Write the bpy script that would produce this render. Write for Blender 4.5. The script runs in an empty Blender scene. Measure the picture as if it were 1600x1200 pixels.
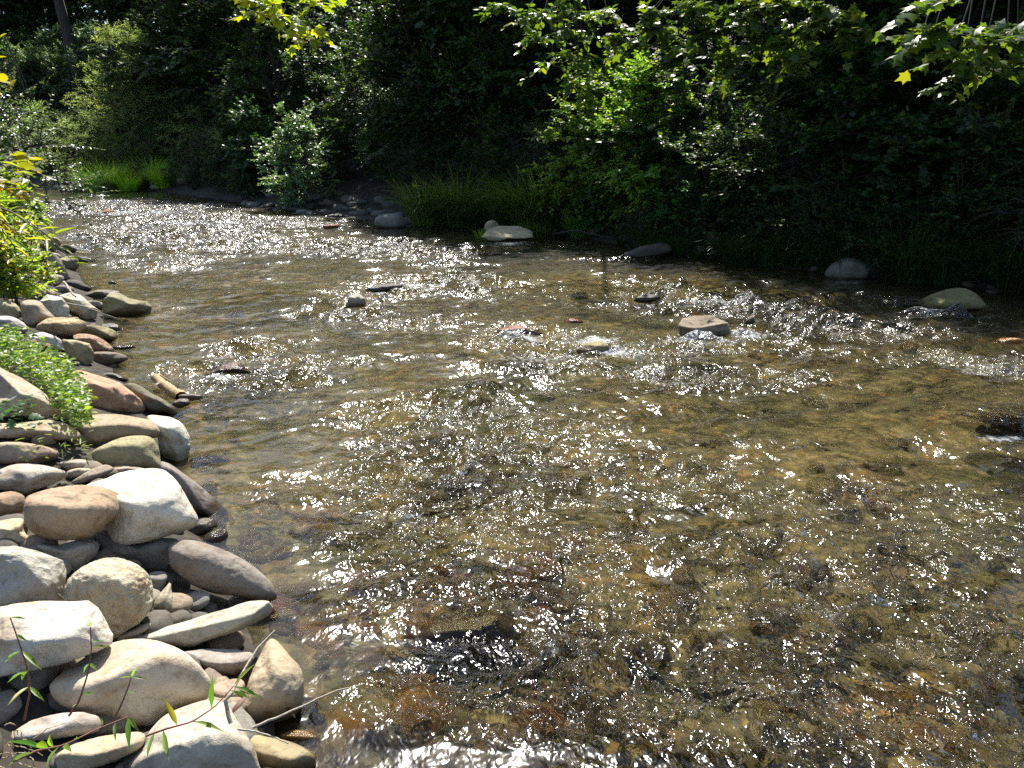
import bpy, math, random
import numpy as np
from mathutils import Vector

S = bpy.context.scene
COL = S.collection
rad = math.radians

# ------------------------------------------------------------------ camera, sky, sun, exposure
H = 2.0
PITCH = rad(17.0)
F = 1209.0
SUN_AZ, SUN_EL = rad(-3.0), rad(52.0)

cam = bpy.data.cameras.new('camera')
cam.sensor_width = 36.0
cam.lens = 36.0 * F / 1600.0
cam.clip_start = 0.05
cam.clip_end = 2000.0
camo = bpy.data.objects.new('camera', cam)
COL.objects.link(camo)
camo.location = (0, 0, H)
camo.rotation_euler = (math.pi / 2 - PITCH, 0, 0)
S.camera = camo

W = bpy.data.worlds.new('World')
S.world = W
W.use_nodes = True
wn = W.node_tree
sky = wn.nodes.new('ShaderNodeTexSky')
sky.sky_type = 'NISHITA'
sky.sun_disc = False
sky.sun_elevation = SUN_EL
sky.sun_rotation = SUN_AZ
bgn = wn.nodes['Background']
bgn.inputs['Strength'].default_value = 0.11
wn.links.new(sky.outputs[0], bgn.inputs['Color'])

sl = bpy.data.lights.new('sun', 'SUN')
sl.energy = 5.0
sl.angle = rad(0.53)
sl.color = (1.0, 0.955, 0.88)
slo = bpy.data.objects.new('sun', sl)
COL.objects.link(slo)
SD = Vector((math.sin(SUN_AZ) * math.cos(SUN_EL), math.cos(SUN_AZ) * math.cos(SUN_EL), math.sin(SUN_EL)))
slo.rotation_euler = SD.to_track_quat('Z', 'Y').to_euler()
slo.location = (0, 0, 30)

S.view_settings.view_transform = 'Standard'
S.view_settings.look = 'None'
S.view_settings.gamma = 1
S.view_settings.exposure = 0.95
S.cycles.use_denoising = False
S.cycles.max_bounces = 6
S.cycles.diffuse_bounces = 3
S.cycles.glossy_bounces = 3
S.cycles.transmission_bounces = 4
S.cycles.transparent_max_bounces = 8
S.cycles.sample_clamp_indirect = 3.0
S.cycles.caustics_reflective = False
S.cycles.caustics_refractive = False

# ------------------------------------------------------------------ helpers
CP = np.array([0, 0, H])
CF = np.array([0, math.cos(PITCH), -math.sin(PITCH)])
CU = np.array([0, math.sin(PITCH), math.cos(PITCH)])
CR = np.array([1.0, 0, 0])


def ray(px, py):
    d = CF + CR * (px - 800) / F + CU * (600 - py) / F
    return d / np.linalg.norm(d)


def at_z(px, py, z=0.0):
    d = ray(px, py)
    return CP + d * ((z - H) / d[2])


def at_r(px, py, r):
    return CP + ray(px, py) * r


def at_y(px, py, y):
    d = ray(px, py)
    return CP + d * (y / d[1])


def nrm(v):
    v = np.asarray(v, float)
    return v / np.maximum(np.linalg.norm(v, axis=-1, keepdims=True), 1e-9)


def _hash(ix, iy, iz, seed):
    h = (ix.astype(np.int64) * 374761393 + iy.astype(np.int64) * 668265263 + iz.astype(np.int64) * 2147483647 + seed * 974634777) & 0xffffffff
    h = ((h ^ (h >> 13)) * 1274126177) & 0xffffffff
    h = ((h ^ (h >> 16)) * 2246822519) & 0xffffffff
    return ((h ^ (h >> 15)) & 0xffffff) / 16777215.0 * 2 - 1


def noise3(P, seed=0):
    P = np.asarray(P, float)
    i = np.floor(P)
    f = P - i
    f = f * f * f * (f * (f * 6 - 15) + 10)
    x, y, z = i[..., 0], i[..., 1], i[..., 2]
    r = 0
    for dx in (0, 1):
        wx = f[..., 0] if dx else 1 - f[..., 0]
        for dy in (0, 1):
            wy = f[..., 1] if dy else 1 - f[..., 1]
            for dz in (0, 1):
                wz = f[..., 2] if dz else 1 - f[..., 2]
                r = r + wx * wy * wz * _hash(x + dx, y + dy, z + dz, seed)
    return r


def noise2(x, y, seed=0):
    x, y = np.broadcast_arrays(np.asarray(x, float), np.asarray(y, float))
    ix, iy = np.floor(x), np.floor(y)
    fx, fy = x - ix, y - iy
    ux = fx * fx * fx * (fx * (fx * 6 - 15) + 10)
    uy = fy * fy * fy * (fy * (fy * 6 - 15) + 10)
    zz = np.zeros_like(ix)

    def g(dx, dy):
        a = _hash(ix + dx, iy + dy, zz, seed) * math.pi
        return np.cos(a) * (fx - dx) + np.sin(a) * (fy - dy)
    a = g(0, 0) * (1 - ux) + g(1, 0) * ux
    b = g(0, 1) * (1 - ux) + g(1, 1) * ux
    return (a * (1 - uy) + b * uy) * 1.4


def fbm3(P, o=4, seed=0):
    r, a = 0, 1.0
    for k in range(o):
        r = r + a * noise3(P * (2.03 ** k) + k * 7.3, seed + k)
        a *= 0.5
    return r


def mesh_np(name, V, faces_list, attrs=None, smooth=True):
    """faces_list: list of (n,k) int arrays"""
    me = bpy.data.meshes.new(name)
    V = np.asarray(V, np.float32)
    me.vertices.add(len(V))
    me.vertices.foreach_set('co', V.ravel())
    li = np.concatenate([f.ravel() for f in faces_list]).astype(np.int32)
    tot = np.concatenate([np.full(len(f), f.shape[1]) for f in faces_list]).astype(np.int32)
    st = np.concatenate([[0], np.cumsum(tot)[:-1]]).astype(np.int32)
    me.loops.add(len(li))
    me.loops.foreach_set('vertex_index', li)
    me.polygons.add(len(tot))
    me.polygons.foreach_set('loop_start', st)
    if smooth:
        me.polygons.foreach_set('use_smooth', np.ones(len(tot), bool))
    for k, v in (attrs or {}).items():
        a = me.attributes.new(k, 'FLOAT', 'POINT')
        a.data.foreach_set('value', np.asarray(v, np.float32))
    me.update()
    me.validate()
    return me


def link(name, me, mat=None, parent=None):
    o = bpy.data.objects.new(name, me)
    COL.objects.link(o)
    if mat is not None and me is not None and len(me.materials) == 0:
        me.materials.append(mat)
    if parent is not None:
        o.parent = parent
    return o


def tag(o, label=None, cat=None, group=None, kind=None):
    if label: o['label'] = label
    if cat: o['category'] = cat
    if group: o['group'] = group
    if kind: o['kind'] = kind
    return o


# ------------------------------------------------------------------ materials
def newmat(name):
    m = bpy.data.materials.new(name)
    m.use_nodes = True
    nt = m.node_tree
    nt.nodes.clear()
    out = nt.nodes.new('ShaderNodeOutputMaterial')

    def N(t, **kw):
        n = nt.nodes.new(t)
        for k, v in kw.items():
            if k.startswith('i_'):
                n.inputs[k[2:].replace('_', ' ')].default_value = v
            else:
                setattr(n, k, v)
        return n

    def L(a, b): nt.links.new(a, b)
    return m, nt, out, N, L


def ramp(N, stops, interp='LINEAR'):
    r = N('ShaderNodeValToRGB')
    e = r.color_ramp.elements
    r.color_ramp.interpolation = interp
    while len(e) < len(stops): e.new(0.5)
    for k, (p, c) in enumerate(stops):
        e[k].position = p
        e[k].color = (c[0], c[1], c[2], 1) if not isinstance(c, (int, float)) else (c, c, c, 1)
    return r


def mixc(N, L, mode, fac, a, b):
    m = N('ShaderNodeMix', data_type='RGBA', blend_type=mode)
    for sock, v in ((0, fac), (6, a), (7, b)):
        if hasattr(v, 'links'): L(v, m.inputs[sock])
        else: m.inputs[sock].default_value = v if sock == 0 else (v[0], v[1], v[2], 1)
    return m.outputs[2]


def math_n(N, L, op, a, b=0.0, clamp=False):
    m = N('ShaderNodeMath', operation=op, use_clamp=clamp)
    for s, v in ((0, a), (1, b)):
        if hasattr(v, 'links'): L(v, m.inputs[s])
        else: m.inputs[s].default_value = v
    return m.outputs[0]


def rock_material(name, rough=0.85, grain=60.0, bump=0.35, pits=0.0, layers=0.0, mottle=1.0):
    m, nt, out, N, L = newmat(name)
    tc = N('ShaderNodeTexCoord')
    oi = N('ShaderNodeObjectInfo')
    geo = N('ShaderNodeNewGeometry')
    off = N('ShaderNodeVectorMath', operation='ADD')
    L(tc.outputs['Object'], off.inputs[0])
    rv = N('ShaderNodeVectorMath', operation='SCALE'); rv.inputs[0].default_value = (31, 17, 11)
    L(oi.outputs['Random'], rv.inputs['Scale']); L(rv.outputs[0], off.inputs[1])
    co = off.outputs[0]

    def noise(sc, det=5, rg=0.6, dist=0.0):
        n = N('ShaderNodeTexNoise'); L(co, n.inputs['Vector'])
        n.inputs['Scale'].default_value = sc; n.inputs['Detail'].default_value = det
        n.inputs['Roughness'].default_value = rg; n.inputs['Distortion'].default_value = dist
        return n.outputs['Fac']
    n1 = noise(5, 4, 0.55, 0.6)
    n2 = noise(22, 6, 0.7)
    n3 = noise(grain * 4, 3, 0.7)
    r1 = ramp(N, [(0.32, (0.66, 0.60, 0.54)), (0.52, (1.0, 0.98, 0.95)), (0.70, (1.16, 1.15, 1.12))]); L(n1, r1.inputs[0])
    c = mixc(N, L, 'MULTIPLY', 0.75 * mottle, oi.outputs['Color'], r1.outputs[0])
    r2 = ramp(N, [(0.36, (0.55, 0.47, 0.38)), (0.46, (0.95, 0.93, 0.9)), (0.62, (1.12, 1.12, 1.1))]); L(n2, r2.inputs[0])
    c = mixc(N, L, 'MULTIPLY', 0.6 * mottle, c, r2.outputs[0])
    r3 = ramp(N, [(0.3, 0.72), (0.6, 1.12)]); L(n3, r3.inputs[0])
    c = mixc(N, L, 'MULTIPLY', 0.28, c, r3.outputs[0])
    vc = N('ShaderNodeTexVoronoi', feature='DISTANCE_TO_EDGE'); L(co, vc.inputs['Vector']); vc.inputs['Scale'].default_value = 3.1
    nd_ = N('ShaderNodeVectorMath', operation='SCALE'); nz_ = N('ShaderNodeTexNoise'); L(co, nz_.inputs['Vector']); nz_.inputs['Scale'].default_value = 7; L(nz_.outputs['Color'], nd_.inputs[0]); nd_.inputs['Scale'].default_value = 0.3
    na_ = N('ShaderNodeVectorMath', operation='ADD'); L(co, na_.inputs[0]); L(nd_.outputs[0], na_.inputs[1]); L(na_.outputs[0], vc.inputs['Vector'])
    rc = ramp(N, [(0.0, 0.45), (0.012, 1.0)]); L(vc.outputs['Distance'], rc.inputs[0])
    c = mixc(N, L, 'MULTIPLY', math_n(N, L, 'MULTIPLY', n1, 0.7), c, rc.outputs[0])
    # iron stains
    n4 = noise(3.2, 3, 0.5, 1.2)
    r4 = ramp(N, [(0.60, 0.0), (0.72, 1.0)]); L(n4, r4.inputs[0])
    c = mixc(N, L, 'MULTIPLY', math_n(N, L, 'MULTIPLY', r4.outputs[0], 0.55), c, (0.95, 0.66, 0.42))
    # lichen flecks
    vo = N('ShaderNodeTexVoronoi'); L(co, vo.inputs['Vector']); vo.inputs['Scale'].default_value = 38
    r5 = ramp(N, [(0.05, 1.0), (0.16, 0.0)]); L(vo.outputs['Distance'], r5.inputs[0])
    c = mixc(N, L, 'MIX', math_n(N, L, 'MULTIPLY', r5.outputs[0], 0.18), c, (0.5, 0.5, 0.44))
    # wet band just above the water line
    sx = N('ShaderNodeSeparateXYZ'); L(geo.outputs['Position'], sx.inputs[0])
    nz = math_n(N, L, 'ADD', sx.outputs[2], math_n(N, L, 'MULTIPLY', n1, -0.06))
    wr = ramp(N, [(0.0, 1.0), (1.0, 0.0)])
    L(math_n(N, L, 'MULTIPLY', math_n(N, L, 'ADD', nz, 0.0), 15.0, True), wr.inputs[0])
    wet = wr.outputs[0]
    c = mixc(N, L, 'MULTIPLY', wet, c, (0.36, 0.31, 0.25))
    b = N('ShaderNodeBsdfPrincipled')
    L(c, b.inputs['Base Color'])
    ro = math_n(N, L, 'SUBTRACT', rough, math_n(N, L, 'MULTIPLY', wet, rough - 0.18))
    L(ro, b.inputs['Roughness'])
    b.inputs['Specular IOR Level'].default_value = 0.35
    hgt = math_n(N, L, 'ADD', math_n(N, L, 'MULTIPLY', n2, 1.0), math_n(N, L, 'MULTIPLY', n3, 0.14))
    if pits:
        vp = N('ShaderNodeTexVoronoi'); L(co, vp.inputs['Vector']); vp.inputs['Scale'].default_value = 26
        vp.inputs['Randomness'].default_value = 1
        hgt = math_n(N, L, 'ADD', hgt, math_n(N, L, 'MULTIPLY', vp.outputs['Distance'], pits))
    if layers:
        wv = N('ShaderNodeTexWave', wave_type='BANDS', bands_direction='Z'); L(co, wv.inputs['Vector'])
        wv.inputs['Scale'].default_value = 5; wv.inputs['Distortion'].default_value = 7; wv.inputs['Detail'].default_value = 4
        hgt = math_n(N, L, 'ADD', hgt, math_n(N, L, 'MULTIPLY', wv.outputs['Fac'], layers))
    bu = N('ShaderNodeBump'); bu.inputs['Strength'].default_value = bump; bu.inputs['Distance'].default_value = 0.03
    L(hgt, bu.inputs['Height']); L(bu.outputs[0], b.inputs['Normal'])
    L(b.outputs[0], out.inputs['Surface'])
    return m


M_ROCK = rock_material('rock_smooth', bump=0.4)
M_ROUGH = rock_material('rock_coarse', bump=0.75, pits=0.8)
M_LAYER = rock_material('rock_layered', bump=0.6, layers=0.25)


def leaf_material(name, c1, c2, c3, rough=0.42, trans=0.4, spec=0.5):
    m, nt, out, N, L = newmat(name)
    at = N('ShaderNodeAttribute', attribute_name='rnd')
    oi = N('ShaderNodeObjectInfo')
    r = ramp(N, [(0.0, c1), (0.55, c2), (0.94, c3), (1.0, (c3[0] * 1.6, c3[1] * 1.15, c3[2]))])
    L(at.outputs['Fac'], r.inputs[0])
    hs = N('ShaderNodeHueSaturation')
    L(math_n(N, L, 'ADD', math_n(N, L, 'MULTIPLY', oi.outputs['Random'], 0.05), 0.475), hs.inputs['Hue'])
    L(math_n(N, L, 'ADD', math_n(N, L, 'MULTIPLY', oi.outputs['Random'], 0.5), 0.75), hs.inputs['Value'])
    L(r.outputs[0], hs.inputs['Color'])
    b = N('ShaderNodeBsdfPrincipled')
    L(hs.outputs[0], b.inputs['Base Color'])
    b.inputs['Roughness'].default_value = rough
    b.inputs['Specular IOR Level'].default_value = spec
    t = N('ShaderNodeBsdfTranslucent')
    tcx = mixc(N, L, 'MULTIPLY', 1.0, hs.outputs[0], (2.3, 2.2, 0.7))
    L(tcx, t.inputs['Color'])
    mx = N('ShaderNodeMixShader'); mx.inputs[0].default_value = trans
    L(b.outputs[0], mx.inputs[1]); L(t.outputs[0], mx.inputs[2])
    L(mx.outputs[0], out.inputs['Surface'])
    return m


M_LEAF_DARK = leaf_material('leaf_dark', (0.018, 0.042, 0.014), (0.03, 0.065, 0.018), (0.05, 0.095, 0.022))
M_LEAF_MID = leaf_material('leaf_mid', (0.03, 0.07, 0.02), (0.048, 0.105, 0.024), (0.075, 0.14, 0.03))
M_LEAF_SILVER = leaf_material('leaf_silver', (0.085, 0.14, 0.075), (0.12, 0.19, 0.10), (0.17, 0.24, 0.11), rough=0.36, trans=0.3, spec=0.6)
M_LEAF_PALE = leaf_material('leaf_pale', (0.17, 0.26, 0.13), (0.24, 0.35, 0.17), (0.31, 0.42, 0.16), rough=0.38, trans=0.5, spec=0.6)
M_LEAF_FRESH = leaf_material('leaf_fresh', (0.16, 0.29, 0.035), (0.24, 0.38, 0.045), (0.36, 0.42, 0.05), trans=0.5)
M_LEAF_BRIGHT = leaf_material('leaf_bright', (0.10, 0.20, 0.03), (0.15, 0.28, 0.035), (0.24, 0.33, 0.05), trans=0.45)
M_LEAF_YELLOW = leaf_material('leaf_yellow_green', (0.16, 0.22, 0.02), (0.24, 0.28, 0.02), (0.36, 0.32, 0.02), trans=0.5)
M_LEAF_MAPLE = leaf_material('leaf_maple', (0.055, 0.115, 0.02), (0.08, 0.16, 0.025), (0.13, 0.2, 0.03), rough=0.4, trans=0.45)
M_GRASS = leaf_material('grass_blade', (0.06, 0.12, 0.025), (0.10, 0.18, 0.035), (0.18, 0.24, 0.06), trans=0.4)


def simple_material(name, col, rough=0.8, nscale=20, var=0.5, bump=0.3, stretch=(1, 1, 1)):
    m, nt, out, N, L = newmat(name)
    tc = N('ShaderNodeTexCoord')
    mp = N('ShaderNodeMapping'); mp.inputs['Scale'].default_value = stretch
    L(tc.outputs['Object'], mp.inputs[0])
    n = N('ShaderNodeTexNoise'); L(mp.outputs[0], n.inputs['Vector'])
    n.inputs['Scale'].default_value = nscale; n.inputs['Detail'].default_value = 6; n.inputs['Roughness'].default_value = 0.65
    r = ramp(N, [(0.3, 1 - var), (0.7, 1 + var * 0.5)]); L(n.outputs['Fac'], r.inputs[0])
    c = mixc(N, L, 'MULTIPLY', 1.0, col, r.outputs[0])
    b = N('ShaderNodeBsdfPrincipled'); L(c, b.inputs['Base Color']); b.inputs['Roughness'].default_value = rough
    bu = N('ShaderNodeBump'); bu.inputs['Strength'].default_value = bump; bu.inputs['Distance'].default_value = 0.02
    L(n.outputs['Fac'], bu.inputs['Height']); L(bu.outputs[0], b.inputs['Normal'])
    L(b.outputs[0], out.inputs['Surface'])
    return m


M_BARK = simple_material('bark', (0.055, 0.045, 0.035), 0.9, 14, 0.6, 0.6, (1, 1, 0.2))
M_WOOD = simple_material('driftwood_surface', (0.48, 0.33, 0.16), 0.75, 30, 0.45, 0.5, (6, 1, 6))
M_STICK = simple_material('stick_surface', (0.42, 0.36, 0.27), 0.8, 40, 0.4, 0.3)
M_STEM = simple_material('red_stem', (0.25, 0.10, 0.07), 0.6, 40, 0.3, 0.1)
M_STRAW = simple_material('straw_surface', (0.5, 0.38, 0.2), 0.7, 40, 0.3, 0.1)
M_DEAD = simple_material('dead_leaf_surface', (0.12, 0.045, 0.02), 0.6, 60, 0.4, 0.2)
M_FLOWER = simple_material('orange_petal', (0.85, 0.2, 0.02), 0.5, 40, 0.2, 0.1)

# ------------------------------------------------------------------ the channel and the terrain
LW_PX = [(440, 1230), (425, 1120), (395, 1000), (345, 900), (290, 800), (255, 700), (235, 640), (180, 585), (165, 540), (160, 490),
         (130, 440), (104, 400), (84, 370), (45, 330), (20, 308), (-60, 301)]
RW_PX = [(1720, 466), (1500, 447), (1300, 427), (1150, 410), (1000, 391), (880, 363), (720, 354), (600, 346), (500, 336),
         (420, 322), (330, 309), (270, 301), (200, 296), (100, 294), (20, 292), (-100, 291)]
LW = [(45, -22), (14, -6), (5, -1.2), (2.2, 0.1), (0.7, 0.75), (-0.35, 1.25)] + [tuple(at_z(x, y)[:2]) for x, y in LW_PX] + [(-62, 34)]
RW = [(60, -16), (26, 0), (15, 7.2)] + [tuple(at_z(x, y)[:2]) for x, y in RW_PX] + [(-70, 46)]
LWa, RWa = np.array(LW), np.array(RW)
BARC = at_z(560, 338)
POLY = np.vstack([LWa, RWa[::-1]])


def seg_dist(x, y, line):
    best = np.full(x.shape, 1e9)
    for a, b in zip(line[:-1], line[1:]):
        ab = b - a
        t = np.clip(((x - a[0]) * ab[0] + (y - a[1]) * ab[1]) / (ab @ ab), 0, 1)
        d = np.hypot(x - a[0] - t * ab[0], y - a[1] - t * ab[1])
        best = np.minimum(best, d)
    return best


def inside(x, y):
    r = np.zeros(x.shape, bool)
    n = len(POLY)
    for i in range(n):
        x1, y1 = POLY[i]; x2, y2 = POLY[(i + 1) % n]
        if y1 == y2: continue
        c = ((y1 > y) != (y2 > y)) & (x < (x2 - x1) * (y - y1) / (y2 - y1) + x1)
        r ^= c
    return r


def terrain(x, y):
    x = np.atleast_1d(np.asarray(x, float)); y = np.atleast_1d(np.asarray(y, float))
    dl, dr = seg_dist(x, y, LWa), seg_dist(x, y, RWa)
    ins = inside(x, y)
    d = np.minimum(dl, dr)
    zl = 0.42 * (1 - np.exp(-dl / 0.9)) + 0.10 * np.minimum(dl, 8) + 0.05 * np.maximum(dl - 8, 0)
    bar = np.exp(-(((x - BARC[0]) / 3.2) ** 2 + ((y - BARC[1]) / 3.2) ** 2))
    de = np.maximum(dr - 1.9 * bar, 0)
    zr = 0.7 * (1 - np.exp(-de / 1.3)) + .06 * np.minimum(dr, 2) * bar + 0.30 * np.clip(de - 1.5, 0, 40) + 0.06 * np.maximum(dr - 40, 0)
    zo = np.where(dl < dr, zl, zr) + 0.06 * noise2(x * 0.9, y * 0.9, 5) * np.clip(d, 0, 1)
    zi = -0.34 * (1 - np.exp(-d / 0.55)) + np.clip(d, 0, .6) * (0.09 * noise2(x * 0.7, y * 0.7, 6) + 0.05 * noise2(x * 2.3, y * 2.3, 7))
    zi = np.minimum(zi, -0.0)
    return np.where(ins, zi, zo), np.where(ins, -d, d), np.where(dl < dr, 0, 1)


def tz(x, y):
    return float(terrain(x, y)[0][0])


def grid_mesh(name, X, Y, Z, attrs=None, keep=None):
    r, c = X.shape
    V = np.stack([X, Y, Z], -1).reshape(-1, 3)
    idx = np.arange(r * c).reshape(r, c)
    q = np.stack([idx[:-1, :-1], idx[:-1, 1:], idx[1:, 1:], idx[1:, :-1]], -1).reshape(-1, 4)
    if keep is not None:
        k = keep.ravel()[q].any(1)
        q = q[k]
        used = np.unique(q)
        mp = np.full(r * c, -1); mp[used] = np.arange(len(used))
        V = V[used]; q = mp[q]
        attrs = {a: v.ravel()[used] for a, v in (attrs or {}).items()}
    else:
        attrs = {a: v.ravel() for a, v in (attrs or {}).items()}
    return mesh_np(name, V, [q], attrs)


def sinh_axis(n, scale, lo, hi):
    a, b = math.asinh(lo / scale), math.asinh(hi / scale)
    return np.sinh(np.linspace(a, b, n)) * scale


gx = sinh_axis(460, 5.0, -420, 420)
gy = sinh_axis(460, 5.0, -300, 520) + 2.0
GX, GY = np.meshgrid(gx, gy)
GZ, GD, GS = terrain(GX.ravel(), GY.ravel())
ground_me = grid_mesh('ground', GX, GY, GZ.reshape(GX.shape), {'bank': np.clip(GD, -2, 5).reshape(GX.shape)})


def ground_material():
    m, nt, out, N, L = newmat('ground_surface')
    geo = N('ShaderNodeNewGeometry')
    at = N('ShaderNodeAttribute', attribute_name='bank')
    # river bed cobbles
    wn_ = N('ShaderNodeTexNoise'); L(geo.outputs['Position'], wn_.inputs['Vector']); wn_.inputs['Scale'].default_value = 3
    wv = N('ShaderNodeVectorMath', operation='SCALE'); L(wn_.outputs['Color'], wv.inputs[0]); wv.inputs['Scale'].default_value = 0.25
    ad = N('ShaderNodeVectorMath', operation='ADD'); L(geo.outputs['Position'], ad.inputs[0]); L(wv.outputs[0], ad.inputs[1])
    vo = N('ShaderNodeTexVoronoi'); vo.inputs['Scale'].default_value = 7.5; L(ad.outputs[0], vo.inputs['Vector'])
    vs = N('ShaderNodeTexVoronoi'); vs.inputs['Scale'].default_value = 24; L(ad.outputs[0], vs.inputs['Vector'])
    sep = N('ShaderNodeSeparateColor'); L(vo.outputs['Color'], sep.inputs[0])
    cr = ramp(N, [(0.0, (0.11, 0.105, 0.06)), (0.25, (0.21, 0.19, 0.11)), (0.5, (0.16, 0.15, 0.09)), (0.7, (0.28, 0.24, 0.14)),
                  (0.90, (0.22, 0.18, 0.11)), (0.97, (0.32, 0.19, 0.09)), (1.0, (0.36, 0.27, 0.10))])
    L(sep.outputs[0], cr.inputs[0])
    sep2 = N('ShaderNodeSeparateColor'); L(vs.outputs['Color'], sep2.inputs[0])
    cr2 = ramp(N, [(0.0, (0.45, 0.45, 0.42)), (0.5, (1, 0.95, 0.85)), (1.0, (1.5, 1.3, 1.0))]); L(sep2.outputs[1], cr2.inputs[0])
    bed = mixc(N, L, 'MULTIPLY', 0.7, cr.outputs[0], cr2.outputs[0])
    gap = ramp(N, [(0.35, 1.0), (0.62, 0.35)]); L(vo.outputs['Distance'], gap.inputs[0])
    bed = mixc(N, L, 'MULTIPLY', 0.8, bed, gap.outputs[0])
    big = N('ShaderNodeTexNoise'); L(geo.outputs['Position'], big.inputs['Vector']); big.inputs['Scale'].default_value = 0.8; big.inputs['Detail'].default_value = 4
    bgr = ramp(N, [(0.3, (0.75, 0.85, 0.8)), (0.65, (1.8, 1.66, 1.6))]); L(big.outputs['Fac'], bgr.inputs[0])
    bed = mixc(N, L, 'MULTIPLY', 1.0, bed, bgr.outputs[0])
    # soil with litter
    sn = N('ShaderNodeTexNoise'); L(geo.outputs['Position'], sn.inputs['Vector']); sn.inputs['Scale'].default_value = 9; sn.inputs['Detail'].default_value = 8
    so = ramp(N, [(0.3, (0.015, 0.012, 0.008)), (0.55, (0.035, 0.027, 0.017)), (0.75, (0.075, 0.055, 0.033))]); L(sn.outputs['Fac'], so.inputs[0])
    mk = ramp(N, [(0.385, 0.0), (0.40, 1.0)])
    L(math_n(N, L, 'ADD', math_n(N, L, 'MULTIPLY', at.outputs['Fac'], 0.2), 0.4), mk.inputs[0])
    c = mixc(N, L, 'MIX', mk.outputs[0], bed, so.outputs[0])
    b = N('ShaderNodeBsdfPrincipled'); L(c, b.inputs['Base Color']); b.inputs['Roughness'].default_value = 0.9
    h = math_n(N, L, 'ADD', math_n(N, L, 'MULTIPLY', vo.outputs['Distance'], -1.0), math_n(N, L, 'MULTIPLY', sn.outputs['Fac'], 0.6))
    bu = N('ShaderNodeBump'); bu.inputs['Strength'].default_value = 0.8; bu.inputs['Distance'].default_value = 0.06
    L(h, bu.inputs['Height']); L(bu.outputs[0], b.inputs['Normal'])
    L(b.outputs[0], out.inputs['Surface'])
    return m


tag(link('ground', ground_me, ground_material()), kind='structure')

# ------------------------------------------------------------------ water
# riffles: image reference (x, y, rx, ry, strength) turned into ellipses lying on the water plane
RIF = [(1330, 960, 190, 60, .6), (1180, 1050, 160, 50, .65), (1420, 1080, 130, 50, .55), (1050, 1150, 160, 40, .55),(530, 490, 50, 8, 1.0), (1110, 545, 70, 9, 1.0), (1480, 495, 70, 6, .9), (812, 533, 55, 7, 1.0), (360, 596, 55, 8, .9),(200, 327, 110, 7, 1.0), (330, 345, 110, 9, 1.0), (240, 372, 140, 13, .95), (120, 318, 90, 5, .6), (420, 350, 90, 6, .8), (470, 384, 120, 8, .9),
       (600, 388, 90, 9, .9), (690, 396, 70, 9, .6), (250, 410, 70, 9, .6), (700, 445, 90, 13, .85), (520, 487, 50, 10, .7), (600, 462, 60, 9, .5),
       (650, 505, 60, 12, .5), (820, 530, 60, 16, .8), (930, 560, 110, 20, 1.0), (1080, 590, 140, 18, .7), (1060, 465, 90, 18, .85),
       (1180, 478, 110, 16, .8), (1330, 505, 120, 16, .85), (1230, 530, 110, 18, .6), (1400, 470, 160, 10, .45), (1530, 570, 90, 20, .8),
       (400, 545, 55, 14, .7), (470, 590, 90, 22, .65), (300, 575, 60, 12, .5), (700, 642, 110, 18, .8), (620, 690, 70, 22, .8), (850, 680, 90, 18, .8),
       (780, 740, 170, 45, .75), (1000, 730, 130, 30, .7), (650, 800, 110, 60, .5), (1290, 775, 110, 22, .8), (1230, 840, 110, 45, .75), (1480, 860, 110, 50, .5),
       (1050, 870, 200, 60, .6), (720, 985, 70, 18, .8), (880, 900, 120, 40, .45), (620, 1090, 90, 28, .55), (900, 1060, 120, 60, .7),
       (1250, 1100, 170, 70, .75), (1450, 1000, 140, 60, .45), (1100, 960, 160, 50, .5), (1500, 1150, 140, 50, .45), (760, 1150, 120, 40, .4),
       (540, 1130, 60, 40, .3), (1000, 400, 60, 5, .3), (930, 385, 60, 4, .5)]
FOAM = [(548, 484, 30, 4, .9), (505, 492, 35, 4, .8), (1100, 538, 50, 5, .95), (1165, 528, 40, 5, .8), (1480, 491, 60, 3, .8), (812, 528, 42, 4, .95), (352, 590, 42, 4, .7), (795, 381, 42, 2, .6), (600, 458, 35, 3, .7), (1570, 688, 50, 6, .7), (1325, 442, 35, 2, .5),(520, 392, 140, 4, .45), (660, 448, 120, 7, .55), (1120, 475, 130, 9, .6), (1300, 505, 120, 9, .45), (850, 560, 110, 10, .55), (1060, 590, 130, 8, .5), (800, 650, 150, 9, .3), (690, 690, 120, 12, .38), (860, 740, 120, 14, .35), (300, 405, 120, 5, .4), (120, 320, 80, 3, .5), (1540, 575, 70, 12, .5), (930, 540, 40, 6, .9), (1070, 470, 60, 6, .6), (1290, 800, 90, 20, .35), (850, 1020, 80, 30, .4), (1250, 1090, 110, 30, .35), (400, 352, 70, 3, .5),(210, 333, 95, 3.5, .8), (330, 349, 90, 4, .8), (440, 382, 80, 3, .5), (960, 553, 60, 8, .9), (880, 575, 70, 8, .5), (740, 440, 45, 5, .6), (590, 390, 60, 4, .5),
        (1010, 575, 60, 8, .5), (1520, 560, 50, 8, .35), (630, 695, 40, 8, .35), (490, 352, 60, 3, .5), (200, 372, 60, 3, .4), (700, 392, 40, 3, .35)]


def ellipses(lst):
    out = []
    for x, y, rx, ry, s in lst:
        c = at_z(x, y)
        r = max(0.5 * np.linalg.norm(at_z(x + rx, y) - at_z(x - rx, y)), .02)
        q = 0.5 * (at_z(x, y - ry)[1] - at_z(x, min(y + ry, 3000))[1])
        out.append((c[0], c[1], r, q, s))
    return out


def mask(X, Y, lst):
    m = np.zeros_like(X)
    for cx, cy, r, q, s in ellipses(lst):
        m = np.maximum(m, s * np.exp(-0.75 * (((X - cx) / r) ** 2 + ((Y - cy) / q) ** 2)))
    return m


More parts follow.
